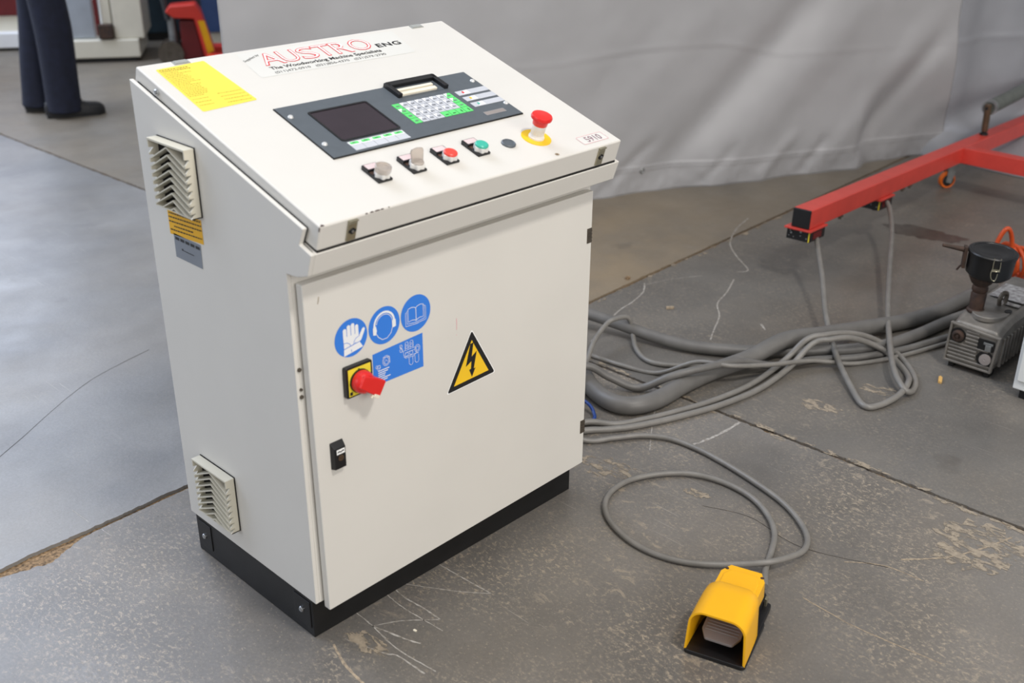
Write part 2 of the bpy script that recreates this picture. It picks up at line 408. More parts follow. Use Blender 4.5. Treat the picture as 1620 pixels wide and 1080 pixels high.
def slab(pts, mat):
    g = G(); g.prism(XYZ, pts, -0.05, 0.0)
    me_o = obj('slab', g, 'gravel', floor, smooth=0); me_o.data.materials.clear(); me_o.data.materials.append(mat); return me_o
slab([(-7, -5)]+edgeB(-5, -1.6, -1, 40)+edgeB(-1.6, ci[1]-0.006, -1)[1:]+edgeA(ci[0]-0.006, -0.9, -1)[1:]+edgeA(-0.9, -7, -1, 40)[1:], CM[0])
slab([(-7, 13)]+edgeA(-7, -0.9, 1, 40)+edgeA(-0.9, ci[0]-0.006, 1)[1:]+edgeB(ci[1]+0.006, 5, -1)[1:]+edgeB(5, 13, -1, 40)[1:], CM[1])
slab([(10, -5)]+edgeA(10, 4, -1, 40)+edgeA(4, ci[0]+0.006, -1)[1:]+edgeB(ci[1]-0.006, -1.6, 1)[1:]+edgeB(-1.6, -5, 1, 40)[1:], CM[2])
slab([(10, 13)]+edgeB(13, 5, 1, 40)+edgeB(5, ci[1]+0.006, 1)[1:]+edgeA(ci[0]+0.006, 4, 1)[1:]+edgeA(4, 10, 1, 40)[1:], CM[3])
# scrapes, cracks and stains on the slabs
def mark(name, pts, wd, mat, z=0.0004):
    sp = [(p.x, p.y) for p in spline([(a, b, 0) for a, b in pts], 10)]
    ww = [wd*(0.45+0.9*abs(noise.noise(Vector((i*0.35, pts[0][0]*50, 2))))+0.25) for i in range(len(sp))]
    sp = [(x+0.0012*noise.noise(Vector((i*0.9, x*40, 0))), y+0.0012*noise.noise(Vector((i*0.9, y*40, 7)))) for i, (x, y) in enumerate(sp)]
    g = G(); vs_ = []
    for i, (x, y) in enumerate(sp):
        d = (Vector(sp[min(i+1, len(sp)-1)])-Vector(sp[max(i-1, 0)])).normalized(); vs_ += [(x-d.y*ww[i]/2, y+d.x*ww[i]/2, z), (x+d.y*ww[i]/2, y-d.x*ww[i]/2, z)]
    g.add(vs_, [[2*i, 2*i+1, 2*i+3, 2*i+2] for i in range(len(sp)-1)]); obj(name, g, mat, floor, smooth=0)
for pts, wd in (([(0.114, 0.033), (0.111, -0.033)], .0025), ([(0.111, -0.033), (0.132, -0.11), (0.145, -0.144)], .004), ([(0.111, -0.033), (0.102, -0.106), (0.104, -0.162), (0.113, -0.227)], .0035),
        ([(0.046, -0.023), (0.057, -0.06), (0.076, -0.117), (0.089, -0.141), (0.093, -0.216)], .004), ([(0.111, -0.033), (0.163, -0.063), (0.223, -0.118)], .003),
        ([(0.223, -0.118), (0.223, -0.065), (0.218, -0.009), (0.224, 0.04)], .0035), ([(0.198, 0.035), (0.194, -0.037), (0.203, -0.148)], .0028),
        ([(0.241, 0.038), (0.286, -0.035), (0.317, -0.082), (0.358, -0.133)], .003), ([(0.358, -0.133), (0.352, -0.045), (0.348, 0.033)], .0035),
        ([(2.0, 0.735), (1.929, 0.687), (1.83, 0.657), (1.719, 0.637), (1.484, 0.549)], .006), ([(1.996, 0.722), (2.095, 0.692), (2.209, 0.631)], .004),
        ([(2.893, 0.877), (2.74, 0.835), (2.575, 0.754), (2.473, 0.656), (2.379, 0.542), (2.332, 0.562)], .006), ([(2.262, 0.526), (2.142, 0.475), (2.032, 0.439), (1.946, 0.372), (1.848, 0.324), (1.769, 0.284)], .006),
        ([(-0.132, 0.814), (-0.127, 0.737)], .0022), ([(-0.12, 0.69), (-0.117, 0.647)], .002),
        ([(1.171, -0.066), (1.234, -0.082), (1.314, -0.09), (1.375, -0.09)], .009), ([(1.292, 0.138), (1.212, 0.088), (1.139, 0.038), (1.078, -0.005)], .003),
        ([(1.99, 0.235), (1.96, 0.20)], .008)):
    mark('scratch_mark', pts, wd, 'scratch')
for pts, wd in (([(1.098, -0.707), (1.171, -0.771), (1.255, -0.815), (1.361, -0.852)], .006), ([(0.822, -0.62), (0.814, -0.729), (0.82, -0.811), (0.834, -0.926)], .003),
        ([(0.02, -0.02), (0.0, -0.08), (-0.01, -0.16)], .006), ([(1.0, -0.62), (1.05, -0.69), (1.06, -0.78)], .004)):
    mark('scrape_mark', pts, wd, 'scratch_tan')
for pts, wd in (([(0.96, -0.26), (1.0, -0.37), (0.98, -0.52), (1.05, -0.7)], .002), ([(-0.35, 1.05), (-0.1, 1.22), (0.2, 1.42), (0.45, 1.5)], .0016)):
    mark('hairline_crack', pts, wd, 'crack')
def blot(name, cx, cy, rx, ry, ang, mat, seed, rough=0.35, z=0.0005):
    pts = []
    for k in range(72):
        t = 2*math.pi*k/72; q = 1+rough*(noise.noise(Vector((math.cos(t)*1.7, math.sin(t)*1.7, seed)))+0.7*noise.noise(Vector((math.cos(t)*6, math.sin(t)*6, seed+4))))
        x, y = rx*q*math.cos(t), ry*q*math.sin(t); pts.append((cx+x*math.cos(ang)-y*math.sin(ang), cy+x*math.sin(ang)+y*math.cos(ang)))
    g = G(); g.add([(x, y, z+0.00003*(seed % 17)) for x, y in pts], [list(range(len(pts)))]); return obj(name, g, mat, floor, smooth=0)
blot('oil_stain', 3.24, 0.27, 0.07, 0.15, 0.15, 'oil', 3)
for i, (x, y, rx, ry, an) in enumerate(((1.28, -0.83, 0.085, 0.12, 0.9), (0.995, -0.215, 0.016, 0.032, 0.2), (0.07, -0.07, 0.022, 0.045, 0.1), (1.62, -0.20, 0.03, 0.06, 0.2), (1.83, -0.27, 0.03, 0.05, 0.4), (0.80, 0.20, 0.06, 0.10, 1.2), (0.93, 0.02, 0.05, 0.06, 0.3))):
    blot('worn_patch', x, y, rx, ry, an, 'worn', 9+3*i, 0.5)
for i in range(26):                                  # crumbled, paler edges along the joint that runs away from the camera
    y = -1.15+i*0.068+0.03*rng.uniform(-1, 1); sd = rng.choice((-1, 1, 1)); blot('worn_patch', jB(y)+sd*rng.uniform(0.008, 0.016), y, rng.uniform(0.006, 0.012), rng.uniform(0.015, 0.05), -0.03, 'worn', 40+i, 0.5)
for i in range(16):
    x = 1.5+i*0.1+0.03*rng.uniform(-1, 1); blot('worn_patch', x, jA(x)-rng.uniform(0.008, 0.02), rng.uniform(0.015, 0.04), rng.uniform(0.006, 0.012), 0.03, 'worn', 80+i, 0.5)

# ================================================================== CONTROL CABINET
W = 0.8
LF = Vector((0, -0.0899, 0.9103)); LS = Vector((0, 0.5507, 0.1804)).normalized(); LID = Pl(LF, (1, 0, 0), LS)   # lid top: a = x, b = up the slope
DY = -0.0225
DOOR = Pl((0, DY, 0), (1, 0, 0), (0, 0, 1))                                                                       # door face: a = x, b = z
SIDE = Pl((0, 0, 0), (0, -1, 0), (0, 0, 1))                                                                       # left side: a = -y, b = z
SX = Pl((0, 0, 0), (0, 1, 0), (0, 0, 1))                                                                          # y-z profile plane, normal +x
cab = empty('control_cabinet', (0.4, 0.235, 0), 'light grey machine control cabinet with a sloped operator desk and black plinth', 'control cabinet')
rim = [(0, 0.0997), (0, 0.806), (-0.03, 0.8085), (-0.0625, 0.8186), (-0.0767, 0.8598), (-0.045, 0.871), (-0.060, 0.902), (0.4697, 1.0686), (0.4697, 0.0997)]
core = [(0, 0.0997), (0, 0.806), (-0.03, 0.8085), (-0.0625, 0.8186), (-0.0767, 0.8598), (-0.045, 0.871), (0.458, 1.036), (0.4697, 1.045), (0.4697, 0.0997)]
g = G(); g.prism(SX, rim, 0.0, 0.0088); g.prism(SX, rim, W-0.0088, W); g.prism(SX, core, 0.0085, W-0.0085)
obj('body', g, 'paint', cab, bevel=0.0018, seg=2)
for x in (0.0086, W-0.0128):
    g = G(); g.prism(SX, [(-0.0575, 0.8990), (-0.0437, 0.8712), (-0.07, 0.8620), (0.02, 0.88), (0.456, 1.02), (0.458, 1.0640), (-0.0560, 0.9025)], x, x+0.0042); obj('lid_gap_shade', g, 'rubber', cab)  # dark strip raised in the lid gap to draw its shade line
g = G(); g.prism(SX, [(-0.0748, 0.8600), (-0.0748, 0.8662), (-0.03, 0.881), (-0.03, 0.868)], 0.0135, W-0.0135); obj('lid_gap_shade', g, 'rubber', cab)  # front gap: dark strip again standing in for shade under the lid
# lid: a shallow tray with a folded edge
LT = 0.0447; LL = 0.5795
g = G(); g.prism(Pl((0.0124, 0, 0), (0, 1, 0), (0, 0, 1)), [(LF.y, LF.z), (-0.0757, 0.8638), (0.4780, 1.0445), (0.4620, LF.z+(0.4620-LF.y)*LS.z/LS.y)], 0, W-0.0248)
lid = obj('lid', g, 'paint', cab, bevel=0.0035, seg=3)
# plinth
g = G(); g.wbox(0.0054, 0.786, 0.0224, 0.461, 0, 0.0997); pl_ = obj('plinth', g, 'black', cab, bevel=0.002)
for y0, y1 in ((0.03, 0.085), (0.40, 0.452)):
    g = G(); g.wbox(0.0034, 0.0054, y0, y1, 0.02, 0.085); obj('plinth_cover', g, 'black', pl_, bevel=0.0015)
for y, z in ((0.058, 0.055), (0.427, 0.05)):
    g = G(); g.lathe(Pl((0.0034, y, z), (0, -1, 0), (0, 0, 1)), 0, 0, [(0.0065, 0), (0.0065, 0.002), (0.005, 0.004), (0.0, 0.0045)], 14); obj('bolt', g, 'chrome', pl_)
# door
dz = [(0.0165, 0.0885), (0.7805, 0.0995), (0.7835, 0.787), (0.0130, 0.787)]
g = G(); g.prism(DOOR, dz, -0.0185, 0.0); door = obj('door', g, 'paint', cab, bevel=0.0025, seg=3)
g = G(); g.prism(DOOR, [(0.022, 0.105), (0.776, 0.11), (0.776, 0.78), (0.022, 0.78)], -0.0228, -0.0182); obj('door_seal', g, 'rubber', door)
for zc in (0.686, 0.203):
    g = G(); g.box(DOOR, 0.7665, 0.7815, zc-0.017, zc+0.017, -0.006, 0.0012)
    for k in range(4): g.box(DOOR, 0.7665, 0.7815, zc-0.015+k*0.008, zc-0.0115+k*0.008, 0.0012, 0.0022)
    obj('hinge', g, 'steel_dark', door)
for zc, r_ in ((0.62, 0.004), (0.565, 0.004), (0.58, 0.003)):
    g = G(); g.lathe(Pl((0.008, 0, zc), (1, 0, 0), (0, 0, 1), (0, -1, 0)), 0, 0, [(r_, 0), (r_, 0.003)], 10); obj('frame_rivet', g, 'steel_dark', cab)
# door latch
lt = G(); lt.frustum(DOOR, [(0.045, 0.404), (0.075, 0.404), (0.075, 0.461), (0.045, 0.461)], [(0.048, 0.4055), (0.0735, 0.4055), (0.0735, 0.450), (0.048, 0.450)], 0, 0.011)
latch = obj('door_latch', lt, 'black_plastic', cab, bevel=0.001)
g = G(); g.box(DOOR, 0.0525, 0.071, 0.437, 0.447, 0.0105, 0.0118); obj('name_strip', g, 'white', latch)
g = G(); g.stroke(DOOR, [(0.0545, 0.4415), (0.058, 0.443), (0.062, 0.441), (0.0655, 0.443), (0.069, 0.4425)], 0.0024, 0.0112, 0.0121); obj('name_mark', g, 'ink', latch)
g = G(); g.lathe(DOOR, 0.0612, 0.4285, [(0.0062, 0.010), (0.0062, 0.0125), (0.004, 0.0125), (0.004, 0.0115), (0.0018, 0.0115), (0.0012, 0.0135)], 18); obj('lock_barrel', g, 'post_brown', latch)
# lid locks, hinge clips, screw
FR = Pl((0, -0.0899, 0.9103), (1, 0, 0), Vector((0, -0.0134, 0.0435)), Vector((0, -0.9557, -0.2944)))   # lid front face: b = up
for x in (0.080, 0.7255):
    g = G(); g.frustum(FR, [(x-0.0095, -0.044), (x+0.0095, -0.044), (x+0.0095, -0.005), (x-0.0095, -0.005)], [(x-0.0095, -0.043), (x+0.0095, -0.043), (x+0.0095, -0.009), (x-0.0095, -0.009)], 0, 0.004)
    g.box(FR, x-0.0098, x+0.0098, -0.006, -0.003, 0, 0.006); lk = obj('lid_lock', g, 'zinc', cab, bevel=0.0008)
    g = G(); g.lathe(FR, x, -0.024, [(0.0062, 0.003), (0.0062, 0.0048)], 18); g.box(FR, x-0.008, x+0.008, -0.0265, -0.0215, 0.003, 0.0047); obj('keyhole', g, 'black', lk)
    g = G(); g.lathe(FR, x, -0.024, [(0.0028, 0.0045), (0.0028, 0.0062), (0.0015, 0.0066)], 12); obj('key_pin', g, 'chrome', lk)
for x in (0.101, 0.700):
    g = G(); g.box(LID, x-0.017, x+0.017, 0.563, 0.5765, -0.004, 0.0012); g.box(LID, x-0.0135, x+0.0135, 0.5655, 0.5765, 0.001, 0.0022); obj('lid_hinge_clip', g, 'clip_grey', cab, bevel=0.0004)
g = G(); g.lathe(Pl((0.0115, LID(0, 0.505).y, LID(0, 0.505).z-0.0135), (0, -1, 0), (0, 0, 1), (-1, 0, 0)), 0, 0, [(0.0062, -0.001), (0.0062, 0.003), (0.0045, 0.005), (0.0, 0.0055)], 16); obj('lid_screw', g, 'chrome', lid)
# paint chips
for a0, a1 in ((0.118, 0.125), (0.128, 0.139), (0.141, 0.147), (0.158, 0.160), (0.108, 0.112)):
    g = G(); g.prism(LID, [(a0, 0.0008), ((a0+a1)/2, 0.0022), (a1, 0.0008), (a1, 0.0), (a0, 0.0)], -0.0012, 0.0003); obj('paint_chip', g, 'chip_dark', lid, smooth=0)
g = G(); g.prism(LID, [(0.0145, 0.0005), (0.0165, 0.0042), (0.020, 0.0042), (0.022, 0.0005)], -0.001, 0.0004); obj('paint_chip', g, 'chip_dark', lid, smooth=0)
g = G(); g.box(FR, 0.0116, 0.0132, -0.0095, -0.002, -0.001, 0.0004); obj('paint_chip', g, 'chip_dark', lid, smooth=0)
g = G(); g.prism(LID, disc(0.600, 0.0125, 0.0055, 14, 0.0045), 0, 0.0003); obj('rust_spot', g, 'scratch_tan', lid, smooth=0); 
g = G(); g.prism(LID, disc(0.600, 0.0125, 0.0022, 10, 0.0018), 0, 0.0006); obj('rust_core', g, 'gravel', lid, smooth=0)
# louvred vents on the left side, chevron slats
def vent(zb, zt):
    y0, y1, p = 0.259, 0.389, 0.0225
    g = G(); g.wbox(-0.0025, 0.0, y0-0.001, y1+0.001, zb, zt+0.001)
    v = obj('vent_cover', g, 'backing', cab)
    f = G(); f.wbox(-p-0.0006, -0.0022, y0-0.0006, y1+0.0006, zt-0.0035, zt)                                     # hood
    f.wbox(-p+0.0004, -0.0022, y1-0.003, y1, zt-0.014, zt-0.003)
    f.wbox(-p+0.001, -0.0022, y0, y1, zb, zb+0.0022)                                        # sill
    n = 8; step = (zt-zb-0.016)/n
    wall = [(-0.0022, zb), (-0.0022, zt-0.001), (-p, zt-0.001)]                             # toothed near side wall
    for k in range(n):
        z = zt-0.018-k*step; wall += [(-p, z), (-0.0125, z-0.0015), (-p, z-step+0.0035)]
    wall += [(-p, zb)]
    f.prism(Pl((0, y0, 0), (1, 0, 0), (0, 0, 1), (0, 1, 0)), wall, 0, 0.003); f.prism(Pl((0, y1-0.0025, 0), (1, 0, 0), (0, 0, 1), (0, 1, 0)), wall, 0, 0.0025)
    obj('vent_frame', f, 'paint_cream', v)
    yc = 0.322; first = None; t = 0.0026; zlo = zb+0.002
    def clip(pts):
        out = []
        for i in range(len(pts)):
            (ya, za), (yb, zb_) = pts[i-1], pts[i]
            if (za >= zlo) != (zb_ >= zlo): f_ = (zlo-za)/(zb_-za); out.append((ya+(yb-ya)*f_, zlo))
            if zb_ >= zlo: out.append((yb, zb_))
        return out
    pl2 = Pl((-p, 0, 0), (0, 1, 0), (0, 0, 1))
    for k in range(9):
        z = zt-0.0055-k*0.0145
        near = [(y0+0.003, z-0.027), (yc, z), (yc, z-t), (y0+0.003, z-0.027-t)]; far = [(yc, z), (y1, z-0.034), (y1, z-0.034-t), (yc, z-t)]
        cut = any(q[1] < zlo for q in near+far)
        if cut or first is None:
            g = G()
            for q in (near, far):
                q = clip(q)
                if len(q) > 2: g.prism(pl2, q, 0, p-0.003)
            if not g.V: continue
            o_ = obj('slat', g, 'paint_cream', v, smooth=0)
            if first is None: first = o_; z0 = z
        else:
            inst('slat', first, WORLD[first]+Vector((0, 0, z-z0)), v)
    return v
v1 = vent(0.845, 0.976); v2 = vent(0.150, 0.281)
# labels on the side
g = G(); g.prism(SIDE, [(-0.3895, 0.782), (-0.2665, 0.790), (-0.2665, 0.838), (-0.3895, 0.830)], 0, 0.0004); yl = obj('amber_label', g, 'label_orange', cab, smooth=0, label='amber warning label with rows of small black print')
r2 = random.Random(3)
g = G()
for z, a0, a1 in ((0.8285, -0.385, -0.27), (0.8205, -0.387, -0.268), (0.8115, -0.387, -0.268), (0.803, -0.37, -0.30), (0.795, -0.385, -0.27)):
    a = a0
    while a < a1:
        wd = r2.uniform(0.003, 0.009); s_ = 0.065*(a+0.328); g.prism(SIDE, [(a, z+s_), (min(a+wd, a1), z+s_+0.065*wd), (min(a+wd, a1), z+s_+0.065*wd+0.0027), (a, z+s_+0.0027)], 0.0003, 0.0007); a += wd+0.002
obj('print_rows', g, 'ink', yl, smooth=0)
g = G(); g.prism(SIDE, [(-0.378, 0.737), (-0.281, 0.737), (-0.279, 0.786), (-0.377, 0.786)], 0, 0.0004); gl = obj('grey_label', g, 'label_grey', cab, smooth=0)
g = G()
for k in range(5): g.box(SIDE, -0.372+k*0.0185, -0.372+k*0.0185+0.0145, 0.7745, 0.7805, 0.0003, 0.0007)
g.box(SIDE, -0.352, -0.3465, 0.7565, 0.7605, 0.0003, 0.0007); g.box(SIDE, -0.346, -0.308, 0.7565, 0.758, 0.0003, 0.0007)
obj('print_rows', g, 'ink', gl, smooth=0)

# ---- stickers and lettering on the lid
g = G(); g.prism(LID, rpoly([(0.039, 0.390), (0.160, 0.398), (0.141, 0.5635), (0.036, 0.5525)], 0.003), 0, 0.0004)
g = G(); g.prism(LID, rpoly([(0.0385, 0.3895), (0.1585, 0.3965), (0.1465, 0.5635), (0.0395, 0.5565)], 0.004), 0, 0.0004)
ys = obj('yellow_sticker', g, 'sticker_yellow', cab, smooth=0, label='yellow instruction sticker')
g = G(); r2 = random.Random(5)
for k in range(26):
    b = 0.5495-k*0.0058; a = 0.044; end = 0.105 if k in (0, 1) else r2.uniform(0.07, 0.1)
    if k > 17: a = 0.10 if k % 2 else 0.044; end = 0.15 if k % 2 else 0.075
    while a < end:
        wd = r2.uniform(0.0015, 0.005); g.box(LID, a, a+wd, b, b+(0.0026 if k < 2 else 0.0013), 0.0003, 0.0006); a += wd+0.0016
obj('print_rows', g, 'ink_brown', ys, smooth=0)
g = G(); g.prism(LID, rpoly([(0.215, 0.4675), (0.612, 0.4665), (0.625, 0.566), (0.222, 0.568)], 0.005), 0, 0.0003)
st = obj('supplier_sticker', g, 'sticker', cab, smooth=0, label='clear supplier sticker with red outlined lettering')
# outlined letters one by one: red edge, white face
def outlined(ch, a, wd, b=0.507, hh=0.0485):
    text('letter_edge', ch, LID, a, b, hh, 'ink_red', st, width=wd, h=0.0005, off=0.012)
    m = 0.0021
    text('letter_face', ch, LID, a+m, b+m, hh-2*m, 'white', st, width=wd-2*m, h=0.0008, off=-0.018)
for ch, a, wd in (('A', 0.253, 0.052), ('U', 0.302, 0.042), ('S', 0.3485, 0.043), ('T', 0.390, 0.043), ('R', 0.4345, 0.043), ('O', 0.479, 0.053)):
    outlined(ch, a, wd)
text('lettering', 'ENG', LID, 0.5405, 0.507, 0.0165, 'ink', st, width=0.066, h=0.0004, off=0.028, space=1.12)
text('lettering', 'The Woodworking Machine Specialists', LID, 0.2545, 0.4865, 0.0145, 'ink', st, width=0.282, h=0.0004, off=0.022)
text('lettering', '(011)472-0910   (021)856-4370   (031)579-2790', LID, 0.2545, 0.472, 0.0105, 'ink', st, width=0.282, h=0.0004)
text('lettering', 'Supplied by', LID, 0.222, 0.531, 0.009, 'ink', st, width=0.049, h=0.0004, ang=R(22), shear=0.25)
# asset tag, faded
g = G(); g.prism(LID, rrect(0.688, 0.766, 0.0165, 0.0455, 0.003), 0, 0.0003); tg = obj('asset_tag', g, 'sticker', cab, smooth=0)
g = G(); g.stroke(LID, rrect(0.689, 0.765, 0.0175, 0.0445, 0.003), 0.0011, 0.0002, 0.0006, True); obj('tag_border', g, 'ink_pink', tg, smooth=0)
text('tag_number', '5910', LID, 0.706, 0.0215, 0.019, 'ink_faded', tg, width=0.046, h=0.0004, off=0.01)

# ---- operator panel
PX0, PX1, PT0, PT1 = 0.164, 0.650, 0.165, 0.3515
g = G(); g.box(LID, PX0, PX1, PT0, PT1, -0.001, 0.0035); pan = obj('operator_panel', g, ['panel'], cab, bevel=0.0006)
g = G(); g.box(LID, PX0-0.0012, PX1+0.0012, PT0-0.0016, PT1+0.0012, -0.0005, 0.0024); obj('panel_gasket', g, 'rubber', pan)
PH = 0.0035
o_ = rrect(0.213, 0.3545, 0.2045, 0.317, 0.006); i_ = rrect(0.217, 0.3505, 0.2085, 0.3125, 0.004)
g = G(); g.ring(LID, o_, i_, PH-0.0005, PH+0.0014); obj('screen_bezel', g, 'black_plastic', pan)
g = G(); g.prism(LID, i_, PH-0.0004, PH+0.0003); obj('screen', g, 'screen', pan, smooth=0)
# keypad: four rows of eight keys
kx0, kx1, kt0, kt1 = 0.3935, 0.5500, 0.2075, 0.2860; kw = (kx1-kx0)/8; kh = (kt1-kt0)/4
GREEN = {(0, 0), (1, 0), (2, 0), (3, 0), (0, 7), (1, 7), (2, 7), (3, 7), (3, 4), (3, 5), (3, 6)}
CORNER = {(1, 0), (0, 7), (1, 7)}
proto = {}
for r_ in range(4):
    for c_ in range(8):
        a0 = kx0+c_*kw+0.0007; a1 = kx0+(c_+1)*kw-0.0007; b1 = kt1-r_*kh-0.0008; b0 = kt1-(r_+1)*kh+0.0008
        gr = (r_, c_) in GREEN; key = ('g' if gr else 'w')+('c' if (r_, c_) in CORNER else ('p' if gr else 'c'))
        ctr = LID((a0+a1)/2, (b0+b1)/2, PH+0.0004)
        if key not in proto:
            g = G(); g.box(LID, a0, a1, b0, b1, PH-0.0002, PH+0.0009)
            if key.endswith('c'):
                g.mi = 1; g.prism(LID, [(a0, b0+0.005), (a0+0.011, b1), (a0, b1)], PH+0.0005, PH+0.0011)
            proto[key] = obj('key', g, ['key_green' if gr else 'key_grey', 'key_white'], pan, smooth=0); proto[key+'o'] = WORLD[proto[key]]-ctr
        else:
            inst('key', proto[key], ctr+proto[key+'o'], pan)
r2 = random.Random(11)
rows = ['\u00b7789/DEF\u00b7', '\u00b7456*JKL\u00b7', '\u00b7123-MNO\u00b7', '\u00b70.=\u00b7\u00b7\u00b7\u00b7']
g = G(); gk = G()
for r_ in range(4):
    for c_ in range(8):
        ca = kx0+(c_+0.5)*kw; cb = kt1-(r_+0.5)*kh-0.001
        if r_ == 3 and c_ >= 4:                      # arrows
            if c_ in (4, 5): gk.box(LID, ca-0.0042, ca+0.0042, cb-0.0032, cb-0.0012, PH+0.001, PH+0.0013)
            else: gk.box(LID, ca+0.001, ca+0.003, cb-0.0042, cb+0.0042, PH+0.001, PH+0.0013)
        else:
            for q in range(3): g.box(LID, ca-0.004+q*0.003, ca-0.002+q*0.003, cb-0.0028+r2.uniform(0, 0.0015), cb+0.0016+r2.uniform(0, 0.0015), PH+0.001, PH+0.0013)
obj('key_print', g, 'ink_grey', pan, smooth=0); obj('key_arrows', gk, 'ink', pan, smooth=0)
# five function keys under the screen
for k in range(5):
    a0 = 0.2185+k*0.0263; a1 = a0+0.0255
    g = G(); g.box(LID, a0, a1, 0.170, 0.1985, PH-0.0002, PH+0.0008); g.mi = 1; g.box(LID, a0, a1, 0.187, 0.1985, PH+0.0004, PH+0.0010)
    g.mi = 2; g.box(LID, a0+0.003, a1-0.003, 0.1895, 0.1965, PH+0.0006, PH+0.0013)
    obj('function_key', g, ['key_grey', 'key_white', 'key_green'], pan, smooth=0)
    text('key_print', 'F%d' % (k+1), LID, a0+0.0095, 0.1907, 0.0048, 'ink', pan, h=PH+0.0013, off=0.02)
# indicator strips
for b0, col in ((0.268, 'ink_red'), (0.2435, 'warn_yellow'), (0.219, 'green_cap')):
    g = G(); g.box(LID, 0.5635, 0.6495, b0, b0+0.0165, PH-0.0002, PH+0.0007); g.mi = 1
    g.prism(LID, [(0.5765, b0+0.001), (0.5965, b0+0.001), (0.5965, b0+0.0155), (0.586, b0+0.0155)], PH+0.0004, PH+0.0010)
    s_ = obj('indicator_strip', g, ['key_grey', 'key_white'], pan, smooth=0)
    g = G(); g.box(LID, 0.5785, 0.583, b0+0.0055, b0+0.0115, PH+0.0006, PH+0.0016); obj('indicator_lamp', g, col, pan, smooth=0)
g = G(); g.box(LID, 0.5625, 0.6205, 0.1815, 0.1955, PH-0.0002, PH+0.0006); obj('rating_plate', g, 'label_grey', pan, smooth=0); 
g = G(); g.box(LID, 0.5635, 0.6195, 0.1825, 0.1945, PH, PH+0.0008); obj('rating_face', g, 'treadle', pan, smooth=0)
for a, b in ((0.175, 0.314), (0.176, 0.2095), (0.6395, 0.311), (0.6435, 0.2095)):
    g = G(); g.lathe(LID, a, b, [(0.0056, PH), (0.0052, PH+0.0012), (0.0038, PH+0.003), (0.0, PH+0.0035)], 16); obj('panel_screw', g, 'screw_white', pan)
# disk slot: raised black surround, open at the near side, ivory bars inside
g = G(); g.box(LID, 0.434, 0.5605, 0.3405, 0.3555, 0, 0.012); g.box(LID, 0.428, 0.4385, 0.3035, 0.354, 0, 0.012); g.box(LID, 0.5515, 0.5625, 0.303, 0.354, 0, 0.012)
sl = obj('disk_slot', g, 'black_plastic', pan, bevel=0.001)
for b0, b1, hh in ((0.3205, 0.328, 0.006), (0.3065, 0.3165, 0.005)):
    g = G(); g.box(LID, 0.4395, 0.5345, b0, b1, PH, PH+hh); obj('slot_bar', g, 'ivory', pan, bevel=0.0008)
g = G(); g.box(LID, 0.4385, 0.5515, 0.3025, 0.341, PH-0.001, PH+0.0006); obj('slot_floor', g, 'panel', pan, smooth=0)
# four illuminated push buttons
def button(x, capmat, kind, lab):
    x0, x1, b0, b1 = x-0.0165, x+0.0155, 0.0665, 0.1185
    g = G(); g.prism(LID, rrect(x0, x1, b0, b1, 0.0015), 0, 0.0045); g.box(LID, x0, x1, b1-0.019, b1, 0.004, 0.0085)
    bt = obj('push_button', g, 'black_plastic', cab, bevel=0.0008, label=lab)
    g = G(); g.box(LID, x0+0.0025, x1-0.0025, b1-0.0168, b1-0.002, 0.0083, 0.0090); obj('legend_plate', g, 'legend_pink', bt, smooth=0)
    g = G(); g.box(LID, x0+0.003, x0+0.012, b0+0.024, b0+0.032, 0.0043, 0.0048); obj('lamp_window', g, 'lamp_brown', bt, smooth=0)
    cx, cy = x+0.0015, 0.0815
    lob = [(cx+(0.0138+0.0016*math.cos(6*t))*math.cos(t), cy+(0.0138+0.0016*math.cos(6*t))*math.sin(t)) for t in [2*math.pi*k/48 for k in range(48)]]
    g = G(); g.prism(LID, lob, 0.004, 0.0135); obj('bezel', g, 'bezel', bt, bevel=0.0008)
    g = G()
    if kind == 'flat': g.lathe(LID, cx, cy, [(0.0128, 0.013), (0.0135, 0.0145), (0.0135, 0.0172), (0.0115, 0.0188)], 28)
    elif kind == 'cup': g.lathe(LID, cx, cy, [(0.014, 0.0125), (0.0152, 0.016), (0.0152, 0.024), (0.013, 0.025), (0.012, 0.021), (0.004, 0.0205)], 28)
    else: g.prism(Pl(LID(cx, cy, 0.0135), LID.u, (LID.v*0.35+LID.n).normalized()), [(-0.0125, 0), (0.0125, 0), (0.0145, 0.021), (0.012, 0.0255), (0.0, 0.027), (-0.012, 0.0255), (-0.0145, 0.021)], -0.002, 0.002); g.lathe(LID, cx, cy, [(0.0125, 0.013), (0.0125, 0.0155), (0.011, 0.0165)], 24)
    obj('cap', g, capmat, bt, bevel=0.0005)
for x, cm, kd, lb in ((0.2055, 'clear_cap', 'cup', 'illuminated push button with a clear round cap'), (0.287, 'clear_cap', 'flip', 'push button with its clear flap raised'), (0.3685, 'red_cap', 'flat', 'push button with a red cap'), (0.4495, 'green_cap', 'flat', 'push button with a green cap')):
    button(x, cm, kd, lb)
g = G(); g.lathe(LID, 0.529, 0.0815, [(0.0148, 0), (0.0148, 0.003), (0.0132, 0.0045), (0.0118, 0.0045), (0.011, 0.0035), (0.0, 0.0032)], 32); obj('blanking_plug', g, 'panel', cab)
